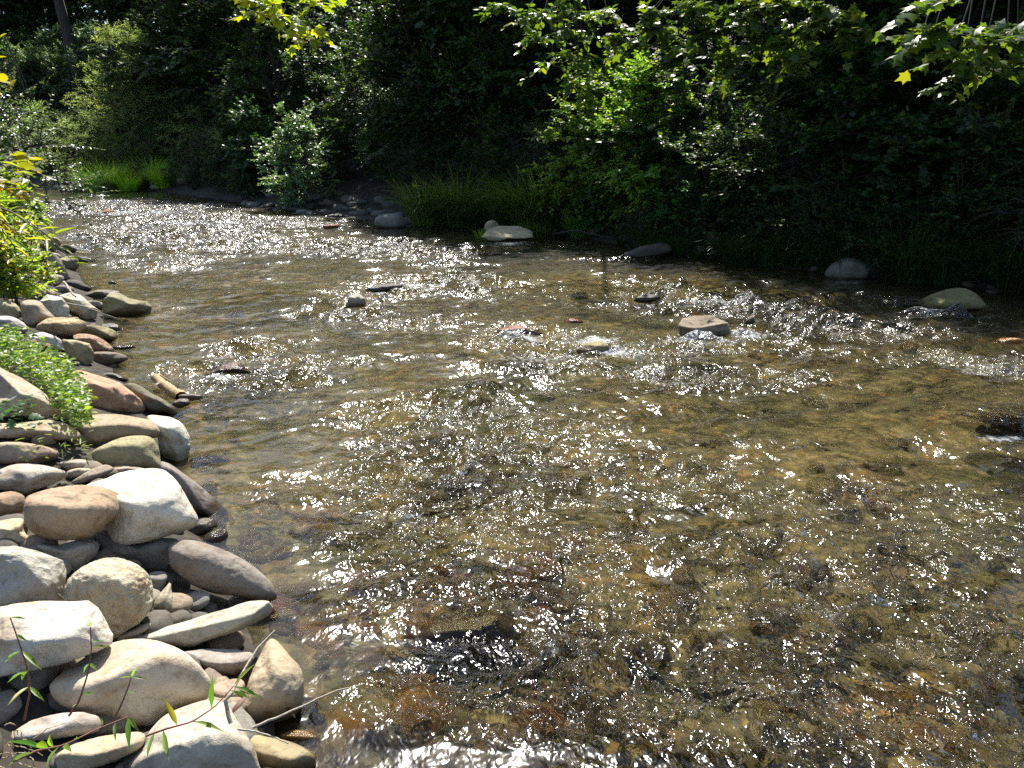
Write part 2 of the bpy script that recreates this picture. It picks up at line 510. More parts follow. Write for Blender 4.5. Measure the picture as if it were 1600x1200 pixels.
wy = np.exp(np.linspace(math.log(1.7), math.log(62), 1150))
wt = np.linspace(-1, 1, 1200)
wt = wt * (0.75 + 0.25 * wt * wt)
WY = np.repeat(wy[:, None], 1200, 1) - 0.7
WX = wt[None, :] * (wy[:, None] * 1.15 + 3.0)
warp = 0.5 * noise2(WX * 0.7, WY * 0.7, 11)
rif = mask(WX + 0.15 * noise2(WX * 2, WY * 2, 13), WY + warp * .35, RIF)
foam = mask(WX, WY + warp * .2, FOAM)
patch = 1.2 * noise2(WX * .9 + WY * .25, WY * 1.7, 17) + 0.7 * noise2(WX * 2.2, WY * 4.0, 18)
near = np.clip((7.5 - WY) / 4.5, 0, 1) * np.clip((WX + 1.2) / 1.2, 0, 1)
rif = np.clip(rif * (1.15 + 1.25 * patch) + 0.07 + 0.11 * near + (0.10 + .16 * near) * patch, 0.04, 1.35)
# flow-aligned coordinates (the stream runs from the far left to the near right)
fx_, fy_ = 0.55, -0.835
U = WX * fx_ + WY * fy_ + 0.25 * noise2(WX * 0.9, WY * 0.9, 21)
Vv = -WX * fy_ + WY * fx_ + 0.25 * noise2(WX * 0.9, WY * 0.9, 22)
Z = np.zeros_like(WX)
for k, (wl, amp, st) in enumerate([(0.95, .048, 1.6), (.45, .059, 1.8), (.22, .039, 1.7), (.11, .0155, 1.4), (.06, .0048, 1.2)]):
    n = noise2(U / wl, Vv / (wl * st), 31 + k)
    if k < 4:
        n = 0.5 * n + 0.5 * (0.35 - np.abs(noise2(U / wl * .9 + 5, Vv / (wl * st) * .9, 51 + k)) * 1.4)
    base = [.35, .30, .24, .20, .2][k]
    if k < 3: amp = amp * np.clip((WY - 1.2) / 1.6, .5, 1)
    Z += n * amp * (base * 1.15 + 2.9 * rif * np.clip(0.9 + .05 * (WY - 4), .9, 1.35))
for x, y, rx, ry, h in [(740, 965, 75, 22, .07), (1270, 835, 60, 22, .05), (930, 535, 40, 10, .06), (1560, 650, 80, 16, .05), (805, 508, 40, 7, .05), (1080, 760, 90, 16, .03), (650, 690, 60, 12, .03)]:
    Z += h * mask(WX, WY, [(x, y, rx, ry, 1.0)])
WZ_, WD_, _s = terrain(WX.ravel(), WY.ravel())
keep = (WD_ < 0.5).reshape(WX.shape)
calm = np.clip(-WD_.reshape(WX.shape) / 0.5, 0.25, 1)
Z *= calm
rgh = 0.16 + 0.26 * np.clip(rif - .12, 0, 1) * np.clip((WY - 1.5) / 7, .3, 1)
water_me = grid_mesh('water', WX, WY, Z, {'micro': rgh, 'riffle': rif * calm, 'foam': foam}, keep)


def water_material():
    m, nt, out, N, L = newmat('stream_water')
    geo = N('ShaderNodeNewGeometry')
    rf = N('ShaderNodeAttribute', attribute_name='riffle')
    fo = N('ShaderNodeAttribute', attribute_name='foam')
    mp = N('ShaderNodeMapping'); mp.inputs['Rotation'].default_value = (0, 0, rad(55)); mp.inputs['Scale'].default_value = (1, .75, 1)
    L(geo.outputs['Position'], mp.inputs[0])
    n1 = N('ShaderNodeTexNoise'); L(mp.outputs[0], n1.inputs['Vector'])
    n1.inputs['Scale'].default_value = 15; n1.inputs['Detail'].default_value = 2.0; n1.inputs['Roughness'].default_value = 0.62
    n1.inputs['Distortion'].default_value = 0.5
    n2 = N('ShaderNodeTexNoise'); L(mp.outputs[0], n2.inputs['Vector'])
    n2.inputs['Scale'].default_value = 38; n2.inputs['Detail'].default_value = 1.0; n2.inputs['Roughness'].default_value = 0.6
    n0 = N('ShaderNodeTexNoise'); L(mp.outputs[0], n0.inputs['Vector'])
    n0.inputs['Scale'].default_value = 5.5; n0.inputs['Detail'].default_value = 1.5; n0.inputs['Distortion'].default_value = 0.8
    b0 = N('ShaderNodeBump'); b0.inputs['Distance'].default_value = 0.36
    L(math_n(N, L, 'MULTIPLY', rf.outputs['Fac'], 0.85), b0.inputs['Strength']); L(n0.outputs['Fac'], b0.inputs['Height'])
    b1 = N('ShaderNodeBump'); L(b0.outputs[0], b1.inputs['Normal']); b1.inputs['Distance'].default_value = 0.095
    L(math_n(N, L, 'ADD', math_n(N, L, 'MULTIPLY', rf.outputs['Fac'], 0.9), 0.03), b1.inputs['Strength'])
    L(n1.outputs['Fac'], b1.inputs['Height'])
    b2 = N('ShaderNodeBump'); b2.inputs['Distance'].default_value = 0.012
    L(math_n(N, L, 'ADD', math_n(N, L, 'MULTIPLY', rf.outputs['Fac'], 0.9), 0.08), b2.inputs['Strength'])
    L(n2.outputs['Fac'], b2.inputs['Height']); L(b1.outputs[0], b2.inputs['Normal'])
    fr = N('ShaderNodeFresnel'); fr.inputs['IOR'].default_value = 1.333; L(b2.outputs[0], fr.inputs['Normal'])
    gl = N('ShaderNodeBsdfGlossy'); gl.inputs['Roughness'].default_value = 0.135; gl.inputs['Color'].default_value = (.95, .97, 1, 1); L(b2.outputs[0], gl.inputs['Normal'])
    mi = N('ShaderNodeAttribute', attribute_name='micro')
    g2 = N('ShaderNodeBsdfGlossy'); L(mi.outputs['Fac'], g2.inputs['Roughness']); L(b2.outputs[0], g2.inputs['Normal'])
    gm = N('ShaderNodeMixShader'); gm.inputs[0].default_value = 0.32
    L(gl.outputs[0], gm.inputs[1]); L(g2.outputs[0], gm.inputs[2])
    tr = N('ShaderNodeBsdfTransparent'); tr.inputs['Color'].default_value = (0.89, 0.875, 0.72, 1)
    rfr = N('ShaderNodeBsdfRefraction'); rfr.inputs['IOR'].default_value = 1.333; rfr.inputs['Roughness'].default_value = 0.02
    rfr.inputs['Color'].default_value = (0.89, 0.875, 0.72, 1); L(b1.outputs[0], rfr.inputs['Normal'])
    m0 = N('ShaderNodeMixShader'); m0.inputs[0].default_value = 0.5
    L(tr.outputs[0], m0.inputs[1]); L(rfr.outputs[0], m0.inputs[2])
    m1 = N('ShaderNodeMixShader'); L(fr.outputs[0], m1.inputs[0]); L(m0.outputs[0], m1.inputs[1]); L(gm.outputs[0], m1.inputs[2])
    # foam: bubbles where the riffle breaks
    nf = N('ShaderNodeTexNoise'); L(mp.outputs[0], nf.inputs['Vector']); nf.inputs['Scale'].default_value = 28; nf.inputs['Detail'].default_value = 6; nf.inputs['Roughness'].default_value = 0.75
    fm = math_n(N, L, 'MULTIPLY', math_n(N, L, 'SUBTRACT', math_n(N, L, 'ADD', nf.outputs['Fac'], math_n(N, L, 'MULTIPLY', fo.outputs['Fac'], 0.46)), 0.70), 3.5, True)
    fm = math_n(N, L, 'MULTIPLY', fm, 0.6)
    df = N('ShaderNodeBsdfDiffuse'); df.inputs['Color'].default_value = (0.72, 0.75, 0.76, 1); L(b2.outputs[0], df.inputs['Normal'])
    m2 = N('ShaderNodeMixShader'); L(fm, m2.inputs[0]); L(m1.outputs[0], m2.inputs[1]); L(df.outputs[0], m2.inputs[2])
    L(m2.outputs[0], out.inputs['Surface'])
    return m


tag(link('water', water_me, water_material()), kind='structure')

# ------------------------------------------------------------------ rocks
_ico = {}


def ico(n):
    if n not in _ico:
        import bmesh
        bm = bmesh.new()
        bmesh.ops.create_icosphere(bm, subdivisions=n, radius=1.0)
        V = np.array([v.co[:] for v in bm.verts]); Fc = np.array([[v.index for v in f.verts] for f in bm.faces])
        bm.free()
        _ico[n] = (V, Fc)
    return _ico[n]


def stone_shape(D, E, rng, sharp=9.0, nplanes=16, top=0.72, front=0.85, jit=0.16, ttilt=0.0):
    """rounded polytope: radius along unit directions D for the ellipsoid E (3x3, columns = half axes)"""
    Nn = nrm(rng.normal(size=(nplanes, 3)) * [1, 1, .9])
    Nn = np.vstack([Nn, nrm([rng.normal() * .12, rng.normal() * .12 * (ttilt == 0) - ttilt, 1.0]), nrm([rng.normal() * .3, -1.0, 0.1 + rng.normal() * .15]),
                    nrm([rng.normal() * .15, rng.normal() * .15, -1.0])])
    sup = np.linalg.norm(Nn @ E, axis=1)
    k = 1 - jit + 2 * jit * rng.random(len(Nn))
    k[-3] = top; k[-2] = front; k[-1] = 0.85
    d = sup * k
    Ei = np.linalg.inv(E)
    el = np.linalg.norm(D @ Ei.T, axis=1)           # 1/r of the ellipsoid
    s = np.maximum(D @ (Nn / d[:, None]).T, 0)
    inv = (np.sum(s ** sharp, 1) + (el * .93) ** sharp) ** (1 / sharp)
    return 1.0 / inv


def lump(P, size, rng, amp=0.03, oct_=5, pits=0.0):
    o = rng.random(3) * 50
    d = fbm3(P / size * 1.6 + o, 3, 3) * amp * 1.3 + fbm3(P / size * 6 + o, oct_, 9) * amp * 0.35
    # chipped ledges
    c = noise3(P / size * 2.4 + o + 9, 4)
    d -= amp * 0.9 * np.clip((c - 0.25) * 6, 0, 1)
    if pits:
        d += pits * np.minimum(fbm3(P / size * 11 + o, 3, 19), 0.1)
    return d * size


def rock(name, pts, col, label, cat='rock', group=None, lift=0.25, th=0.8, sub=5, mat=None, amp=0.028, sharp=9, top=0.72, front=0.85, seed=0,
         T=(1, 0, 0), pits=0.0, zc=None, depth=None, jit=.26, ttilt=0.0):
    k, ox, oy = T
    P = np.array([[p[0] / k + ox, p[1] / k + oy] for p in pts], float)
    rng = np.random.default_rng(seed * 7 + int(P.sum()) % 9973)
    mn, mx = P.min(0), P.max(0)
    c = (mn + mx) / 2
    # centre on the ray through the outline's centre, resting on the terrain
    z = 0.1
    for _ in range(8):
        C = at_z(c[0], c[1], z)
        dist = np.linalg.norm(C - CP)
        hv = (mx[1] - mn[1]) / F * dist * 0.5
        zt = hv * th
        z = zc if zc is not None else max(tz(C[0], C[1]), -0.12) + zt * lift
    f = nrm(C - CP)
    r = nrm(np.cross(f, [0, 0, 1.0]))
    u = np.cross(r, f)
    # outline in the plane through the centre
    Q = []
    for x, y in P:
        d = ray(x, y)
        t = ((C - CP) @ f) / (d @ f)
        w = CP + d * t - C
        Q.append((w @ r, w @ u))
    Q = np.array(Q)
    # dense outline, smoothed
    n = len(Q)
    dens = []
    for i in range(n):
        p0, p1, p2, p3 = Q[i - 1], Q[i], Q[(i + 1) % n], Q[(i + 2) % n]
        for t in np.linspace(0, 1, 8, endpoint=False):
            if sharp >= 12:
                dens.append(p1 + (p2 - p1) * t)
                continue
            dens.append(0.5 * ((2 * p1) + (-p0 + p2) * t + (2 * p0 - 5 * p1 + 4 * p2 - p3) * t * t + (-p0 + 3 * p1 - 3 * p2 + p3) * t ** 3))
    dens = np.array(dens)
    oc = dens.mean(0)
    if not (0.2 < 1): pass
    dd = dens - oc
    cov = dd.T @ dd / len(dd)
    ev, evec = np.linalg.eigh(cov)
    a2, a1 = np.sqrt(ev * 2.0)
    v1, v2 = evec[:, 1], evec[:, 0]
    sd = math.sin(max(-f[2], 0.15))
    dep = depth if depth is not None else np.clip(a2 * 1.05 + 0.15 * a1, a2 * .7, a1 * 1.1)
    if depth is None and -f[2] < 0.35:
        dep = max(dep, 0.75 * a1)
    E = np.stack([(r * v1[0] + u * v1[1]) * a1, (r * v2[0] + u * v2[1]) * a2, f * dep], 1)
    D, Fc = ico(sub)
    rr = stone_shape(D, E, rng, sharp * 2.3, 11, top, front, jit, ttilt)
    X = D * rr[:, None]
    size = (a1 * a2 * dep) ** (1 / 3)
    X = X + D * lump(X, size, rng, amp, 4, pits)[:, None]
    # fit the silhouette to the outline
    NB = 72 if sharp < 12 or sub < 5 else 110
    for it in range(2):
        pu, pv = X @ r, X @ u
        th_ = np.arctan2(pv, pu)
        rad_ = np.hypot(pu, pv)
        # perspective correction
        ps = rad_ / (1 + (X @ f) / dist)
        bi = ((th_ + math.pi) / (2 * math.pi) * NB).astype(int) % NB
        cur = np.zeros(NB)
        np.maximum.at(cur, bi, ps)
        cur = np.maximum(cur, cur.max() * 0.1)
        tb = np.arctan2(dd[:, 1], dd[:, 0]); tr_ = np.hypot(dd[:, 0], dd[:, 1])
        o = np.argsort(tb)
        cen = (np.arange(NB) + 0.5) / NB * 2 * math.pi - math.pi
        tgt = np.interp(cen, tb[o], tr_[o], period=2 * math.pi)
        ratio = np.clip(tgt / cur, 0.4, 2.5)
        if sharp < 12: ratio = (np.roll(ratio, 1) + 2 * ratio + np.roll(ratio, -1)) / 4
        s = np.interp(th_, cen, ratio, period=2 * math.pi)
        w = np.clip(rad_ / (0.35 * size), 0, 1)
        s = 1 + (s - 1) * w
        X = X + (s - 1)[:, None] * (pu[:, None] * r + pv[:, None] * u)
    C2 = C + oc[0] * r + oc[1] * u
    me = mesh_np(name, X, [Fc])
    o = link(name, me, mat or M_ROCK)
    o.location = C2
    o.color = (col[0], col[1], col[2], 1)
    tag(o, label, cat, group)
    return o


CREAM = (.56, .50, .38); WHITE = (.62, .58, .48); TAN = (.42, .34, .24); BROWN = (.33, .24, .16); GREY = (.37, .35, .30); DGREY = (.17, .155, .13)
PINK = (.45, .30, .21); OLIVE = (.27, .25, .16); DOLIVE = (.16, .145, .09); DARK = (.075, .068, .06); REDB = (.24, .10, .06); LGREY = (.48, .48, .46); GREEN = (.40, .38, .27)
A = (2.4, 0, 700); B = (3.0, 0, 350); M1 = (1, 0, 0); D4 = (4.444, 0, 520); E5 = (5.219, 0, 330)


def pp(s):
    v = [float(t) for t in s.replace(';', ' ').replace(',', ' ').split()]
    return list(zip(v[::2], v[1::2]))


BANK = 'rocks of the left bank'
# name, transform, outline, colour, label, keyword overrides
ROCKS = [
    ('boulder', A, '400,110 480,85 600,78 660,120 700,180 745,265 720,300 640,330 560,350 470,365 420,350 390,290 330,240 310,150', WHITE,
     'large blocky whitish boulder glaring in the sun beside the rounded brown one', dict(lift=1.5, sub=6, top=.7)),
    ('boulder', A, '95,190 130,165 220,145 340,138 420,155 458,182 468,210 455,245 420,270 370,310 340,335 250,348 170,340 110,310 90,270 88,230', (.38, .28, .185),
     'rounded brown boulder with an orange upper edge, leaning against the white one', dict(lift=1.9, sub=6, top=.8, sharp=7)),
    ('rock', A, '-45,180 0,168 50,163 90,180 95,220 70,255 30,265 -45,262', BROWN, 'small brown rounded rock at the left picture edge left of the brown boulder', dict(lift=.9)),
    ('rock', A, '-50,290 0,272 85,265 90,310 128,350 125,372 60,378 -50,378', (.55, .46, .30), 'yellowish pale rock at the left edge just below the small brown rock', dict(lift=.8)),
    ('rock', A, '-40,110 0,80 60,60 150,62 230,80 258,100 240,115 195,140 130,160 95,178 50,165 -40,150', (.44, .39, .32),
     'flat greyish tan rock above the small brown rock, with a thin scratch', dict(lift=.9)),
    ('rock', A, '600,48 640,60 700,100 760,150 830,210 858,245 855,285 820,298 760,270 730,250 690,200 640,150 600,90', (.24, .21, .185),
     'smooth dark grey rock sloping to the water right of the white boulder', dict(lift=.7)),
    ('rock', A, '680,330 730,275 780,262 815,280 805,300 760,328 700,345', DGREY, 'small dark wedge rock under the right corner of the white boulder', dict(lift=.3, sub=4)),
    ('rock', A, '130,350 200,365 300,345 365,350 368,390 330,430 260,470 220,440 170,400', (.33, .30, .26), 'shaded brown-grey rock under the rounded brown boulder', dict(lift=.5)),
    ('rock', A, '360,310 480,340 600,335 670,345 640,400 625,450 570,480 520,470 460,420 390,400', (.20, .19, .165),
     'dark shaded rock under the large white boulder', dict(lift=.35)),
    ('boulder', A, '640,360 690,340 760,350 860,390 950,440 1010,490 1038,540 1030,575 980,580 900,560 800,545 720,515 650,460 628,420', (.25, .22, .185),
     'large dark grey slab-like boulder tilted down to the water edge', dict(lift=1.2, sub=6, depth=.09, top=.8, sharp=8)),
    ('boulder', A, '-60,378 0,368 60,365 140,385 235,420 250,460 245,520 240,570 180,600 60,615 -60,610', (.42, .41, .35),
     'squared grey boulder with speckled face at the left picture edge', dict(lift=.9, sub=6, mat='rough', top=.75, sharp=14)),
    ('boulder', A, '250,500 300,450 380,415 450,412 520,440 560,480 575,530 570,590 540,640 490,680 430,715 370,690 290,640 240,570', (.50, .45, .33),
     'round coarse pitted boulder in the middle of the pile', dict(lift=.75, sub=6, mat='rough', pits=.035, sharp=6, top=.9)),
    ('boulder', A, '-60,640 -40,600 60,580 160,572 260,575 330,570 370,600 400,650 425,700 420,735 370,765 290,792 220,815 150,830 80,845 0,862 -60,850', (.56, .52, .44),
     'pale chipped block at the lower left edge above the biggest oval boulder', dict(lift=1.3, sub=6, top=.68, sharp=12, amp=.04)),
    ('boulder', A, '185,890 215,850 290,800 370,750 450,722 540,715 620,730 690,760 750,810 790,870 785,930 740,955 650,985 600,1015 560,1050 480,1045 380,1020 290,1000 220,965 190,930', (.55, .47, .35),
     'biggest oval cream boulder, smooth, in the lower left', dict(lift=.5, sub=6, top=.78, sharp=7, amp=.02)),
    ('boulder', A, '500,715 600,672 720,640 850,600 930,572 990,568 1025,590 1020,620 980,650 900,688 800,715 730,745 680,752 600,745 530,735', (.43, .42, .34),
     'long pale olive slab lying across the rocks with its end over the water', dict(lift=1.1, sub=6, top=.6, sharp=9, depth=.10)),
    ('rock', A, '930,655 1000,625 1050,603 1110,612 1130,630 1115,650 1050,668 980,682 940,675', (.34, .28, .24), 'pinkish flat wedge rock poking out past the end of the long slab', dict(lift=.6, sub=5)),
    ('rock', A, '680,765 760,752 880,755 945,765 955,785 930,830 880,852 800,852 740,830 700,800', (.34, .31, .27), 'grey broken slab below the long pale olive slab', dict(lift=.6, top=.65, sharp=14)),
    ('boulder', A, '1010,715 1050,730 1090,780 1130,830 1140,900 1130,970 1100,1015 1060,1045 980,1055 920,1030 905,990 915,930 940,850 970,780', (.45, .37, .25),
     'upright tan boulder standing at the water edge, lower left', dict(lift=.7, sub=6, th=.7, top=.85, sharp=9)),
    ('boulder', A, '480,1190 530,1120 560,1060 620,1000 700,965 780,945 850,960 890,1020 930,1075 960,1130 975,1190 985,1260 850,1330 600,1330 480,1280', (.47, .43, .34),
     'broad cream and grey boulder cut by the bottom edge of the photo', dict(lift=.5, sub=6, top=.7, sharp=10)),
    ('rock', A, '930,1085 1000,1080 1100,1105 1170,1138 1192,1180 1160,1225 1050,1245 960,1220', (.42, .35, .20), 'low yellowish rock in the corner between bottom boulder and water', dict(lift=.35, sub=5)),
    ('rock', A, '1050,1085 1090,1058 1150,1062 1200,1085 1190,1110 1120,1110', (.40, .27, .10), 'small orange-brown wet stone half in the water near the bottom', dict(zc=-.01, sub=4)),
    ('rock', A, '48,1080 80,1040 150,1010 250,992 330,990 372,1010 380,1045 350,1070 250,1085 150,1098 70,1100', (.47, .43, .38),
     'small oblong pale grey rock below the oval cream boulder', dict(lift=.9, sub=5, top=.7)),
    ('rock', A, '205,1160 250,1120 350,1088 450,1070 530,1063 547,1095 510,1140 420,1178 340,1205 230,1225', (.47, .39, .26), 'flat golden tan rock touching the bottom boulder on its left', dict(lift=.6, sub=5, top=.66)),
    ('rock', A, '565,605 600,545 640,500 648,560 655,600 620,620 585,625', (.42, .38, .28), 'small angular stone catching light in the dark gap beside the pitted boulder', dict(lift=.6, sub=4, sharp=16)),
    ('rock', A, '440,712 500,680 555,655 565,672 500,712 450,725', (.38, .33, .26), 'thin flat stone chip wedged below the pitted boulder', dict(lift=1.0, sub=4)),
    ('rock', A, '556,650 590,615 622,618 626,650 585,668', (.30, .26, .20), 'little rounded brown stone next to the thin chip in the dark gap', dict(lift=1.0, sub=4)),
    ('rock', A, '548,480 600,462 628,480 600,545 565,550', (.25, .24, .22), 'dark stone between pitted boulder and tilted dark slab', dict(lift=.5, sub=4)),
    ('rock', A, '790,900 850,870 915,875 912,960 880,1010 830,1000 800,960', (.36, .27, .20), 'pinkish brown stone between oval boulder and upright tan boulder', dict(lift=.2, sub=4)),
    # upper part of the near bank
    ('boulder', B, '325,935 360,912 430,892 520,890 620,900 700,915 740,945 750,985 725,1010 650,1005 560,1015 450,1040 395,1035 360,985', (.36, .29, .20),
     'long brown slab with a sunlit upper rim lying above the olive rounded rock', dict(lift=.9, sub=6, top=.72)),
    ('boulder', B, '680,905 780,900 850,930 885,985 895,1030 888,1080 875,1140 840,1160 790,1130 750,1075 735,1000', (.56, .54, .44), 'pale boulder with a dark wet foot right of the long brown slab',
     dict(lift=.6, sub=6, top=.85)),
    ('boulder', B, '430,1070 470,1040 560,1003 650,990 710,1000 740,1040 752,1090 752,1150 650,1160 540,1150 450,1125', (.33, .30, .17), 'rounded olive green rock in front of the long brown slab', dict(lift=.9, sub=6, top=.9, sharp=6, amp=.018)),
    ('rock', B, '865,1145 880,1110 940,1090 1010,1085 1085,1100 1060,1130 980,1150 900,1168', (.15, .115, .10), 'dark wet pointed rock jutting into the water below the pale boulder', dict(lift=.6, sub=5)),
    ('rock', B, '-30,935 50,935 150,925 230,918 310,935 370,970 380,1005 330,1022 230,1012 100,1005 -30,1005', (.46, .37, .27), 'flat tan rock at the left edge left of the long brown slab', dict(lift=.7, sub=5, top=.6)),
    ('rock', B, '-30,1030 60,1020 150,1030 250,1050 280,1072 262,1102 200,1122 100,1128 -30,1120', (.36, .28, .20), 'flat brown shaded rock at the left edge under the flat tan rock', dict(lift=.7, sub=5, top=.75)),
    ('rock', B, '275,1122 330,1105 400,1105 430,1125 415,1148 330,1158', (.40, .34, .27), 'small tan stone under the grass tuft, left of the olive rock', dict(lift=1.0, sub=4)),
    ('rock', B, '310,1165 360,1145 430,1150 400,1175 330,1195', (.42, .37, .30), 'small flat stone below the small tan stone', dict(lift=1.1, sub=4)),
    ('rock', B, '330,1215 400,1165 480,1130 530,1140 520,1165 450,1195 370,1222', (.33, .27, .22), 'narrow shaded stone just behind the white boulder', dict(lift=1.1, sub=4)),
    ('rock', B, '500,1150 560,1130 660,1140 700,1160 640,1190 540,1190', (.42, .33, .25), 'tan stone sliver between olive rock and white boulder', dict(lift=.9, sub=4)),
    ('boulder', B, '-40,660 0,672 100,720 200,785 290,850 348,905 300,922 200,915 100,905 0,915 -40,915', (.43, .37, .29), 'big diagonal slab under the green vine at the left edge, sunlit on top', dict(lift=.9, sub=6, top=.45, sharp=12, depth=.2)),
    ('boulder', B, '300,700 360,680 480,715 560,745 640,800 682,850 675,885 600,897 480,888 400,870 330,800', (.50, .31, .21), 'flat pinkish orange slab with roots across it, beside the vine', dict(lift=.5, sub=6, top=.6)),
    ('rock', B, '580,755 640,748 700,785 780,830 850,873 863,905 850,925 780,905 700,893 650,840', (.17, .16, .11), 'dark olive slab sloping into the water behind the pinkish slab', dict(lift=.6, sub=5, top=.85)),
    ('rock', B, '838,802 900,796 950,805 930,825 860,830', (.22, .18, .14), 'small flat dark rock in the water by the driftwood', dict(zc=.03, sub=4)),
    ('rock', B, '808,840 840,820 885,822 890,845 850,862 815,858', (.16, .13, .13), 'small rounded dark stone at the end of the driftwood', dict(zc=.02, sub=4)),
    ('rock', B, '930,722 1000,682 1060,655 1120,650 1160,680 1182,700 1100,712 1000,725', (.13, .075, .05), 'wet reddish dark rock breaking the water beyond the driftwood', dict(zc=.0, sub=5)),
    ('rock', B, '130,520 200,505 260,525 312,562 318,592 260,600 180,580 140,555', (.56, .55, .50), 'bluish white rock partly covered by the green vine', dict(lift=.6, sub=5, sharp=12)),
    ('rock', B, '-40,440 0,430 60,435 115,465 132,500 90,515 0,510 -40,505', (.46, .43, .41), 'grey rounded rock at the left edge just above the vine', dict(lift=.7, sub=5)),
    ('rock', B, '168,482 220,442 310,438 385,450 405,478 380,508 330,530 260,528 190,508', (.46, .37, .22), 'golden brown creased rock in the middle of the far pile', dict(lift=.8, sub=5, mat='rough')),
    ('rock', B, '370,482 450,475 530,495 552,530 520,552 450,547 390,522', (.27, .24, .13), 'olive rock at the water edge right of the golden brown rock', dict(lift=.6, sub=5)),
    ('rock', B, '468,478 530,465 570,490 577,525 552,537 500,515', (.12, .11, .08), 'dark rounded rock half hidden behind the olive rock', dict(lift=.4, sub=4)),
    ('rock', B, '340,530 380,512 450,525 510,560 537,597 500,605 430,600 370,565', (.38, .25, .17), 'reddish brown oval rock at the water edge', dict(lift=.8, sub=5, mat='rough')),
    ('rock', B, '285,540 350,543 420,560 440,600 437,650 400,665 330,640 300,590', (.43, .36, .22), 'squarish tan rock below the reddish brown oval rock', dict(lift=.7, sub=5, sharp=14)),
    ('rock', B, '437,615 440,600 500,598 570,608 603,632 560,657 480,682 440,675', (.22, .18, .14), 'low flat dark rock pointing into the water right of the squarish tan rock', dict(lift=.5, sub=5, top=.6)),
    ('rock', B, '465,705 530,698 590,720 605,738 520,742', (.15, .13, .10), 'thin wet slab almost awash behind the pinkish slab', dict(zc=.02, sub=4)),
    ('rock', B, '530,572 600,568 640,575 600,590 540,588', (.12, .10, .07), 'thin dark rock awash right of the reddish brown oval rock', dict(zc=.0, sub=4)),
    ('boulder', B, '478,360 510,325 560,322 605,348 690,363 714,385 705,432 640,442 540,438 482,420', (.27, .25, .15), 'big olive mossy block standing furthest out in the water on the left bank', dict(zc=.1, sub=6, sharp=13, top=.7)),
    ('rock', B, '380,335 440,312 520,308 575,325 500,345 485,375 430,365', (.20, .17, .13), 'dark rock with a sunlit rim behind the big olive block', dict(lift=.6, sub=5, top=.7)),
    ('rock', B, '180,368 220,330 290,343 325,390 325,440 240,440 200,405', (.58, .55, .46), 'bright angular white rock left in the far pile', dict(lift=1.0, sub=5, sharp=14)),
    ('rock', B, '275,335 330,320 380,333 420,370 460,400 452,445 400,452 340,415 300,375', (.52, .48, .38), 'bright pale rock with dark underside, next to the angular white rock', dict(lift=.7, sub=5, sharp=12)),
    ('rock', B, '400,365 450,360 485,375 480,400 450,400', (.42, .36, .29), 'small tan stone between the pale rock and the olive block', dict(lift=.5, sub=4)),
    ('boulder', B, '105,362 180,360 220,400 260,442 215,455 160,482 120,472 98,410', (.40, .33, .25), 'tan brown boulder below the flowering plant with a shaded lower side', dict(lift=.9, sub=5)),
    ('rock', B, '-30,365 40,360 85,385 100,430 60,455 -30,455', (.40, .35, .22), 'yellowish rock in the shade of the flowering plant at the left edge', dict(lift=.8, sub=4)),
    ('rock', B, '178,318 230,305 268,330 240,350 190,348', (.38, .30, .24), 'small brown stone at the foot of the flowering plant', dict(lift=.9, sub=4)),
    ('rock', B, '205,262 250,238 296,245 292,272 260,292 215,290', (.36, .31, .27), 'smooth grey brown rock behind the small brown stone', dict(lift=.9, sub=4)),
    ('rock', B, '258,297 300,288 342,300 337,324 270,328', (.34, .27, .24), 'low pinkish grey stone in front of the long dark slab', dict(lift=.8, sub=4)),
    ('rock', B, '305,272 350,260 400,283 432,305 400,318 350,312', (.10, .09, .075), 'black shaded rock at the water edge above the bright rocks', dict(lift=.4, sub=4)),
    ('rock', B, '278,165 320,150 356,155 372,190 352,222 310,222 285,198', (.30, .27, .18), 'olive rounded rock with a little weed growing at its foot', dict(lift=.7, sub=5)),
    ('rock', B, '178,132 230,128 280,160 310,210 328,257 290,262 240,225 190,185', (.28, .25, .18), 'long dark slab slanting down beside the flowering plant', dict(lift=.8, sub=5, depth=.15)),
    ('rock', B, '188,92 225,60 265,63 287,90 270,117 230,132 195,122', (.36, .32, .19), 'farthest olive boulder of the pile with a sunlit top', dict(lift=.8, sub=5)),
    ('rock', B, '263,118 310,97 350,108 362,130 330,152 280,142', (.13, .12, .10), 'dark rock right of the farthest olive boulder', dict(lift=.5, sub=4)),
    ('rock', B, '348,152 400,155 465,172 440,182 370,180', (.07, .065, .06), 'flat black rock awash off the far pile', dict(zc=.02, sub=4)),
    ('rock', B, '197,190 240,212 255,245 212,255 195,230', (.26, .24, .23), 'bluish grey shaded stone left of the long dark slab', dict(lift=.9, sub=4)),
    ('rock', B, '228,132 275,140 292,158 270,168 235,150', (.38, .34, .27), 'small tan stone between farthest boulder and long dark slab', dict(lift=1.0, sub=4)),
    ('rock', B, '512,277 530,270 545,273 540,285 515,287', (.06, .055, .05), 'tiny black rock tip in the water off the left bank', dict(zc=.01, sub=3)),
    # rocks out in the stream
    ('boulder', M1, '752,370 762,358 780,353 812,353 832,361 834,371 802,377 775,380 760,378', (.44, .39, .25), 'flat pale slab boulder sunlit near the far grassy bank', dict(zc=.12, sub=6, top=.3, sharp=13, depth=.6, ttilt=.22, front=.75)),
    ('rock', M1, '757,354 762,346 771,344 779,350 778,360 760,362', (.40, .35, .22), 'small tan rock behind the flat pale slab in midstream', dict(zc=.2, sub=4)),
    ('rock', M1, '538,482 546,462 560,457 570,466 573,479', (.36, .35, .31), 'pointed grey rock with a dark face splitting the current', dict(zc=.06, sub=5, sharp=16, depth=.12)),
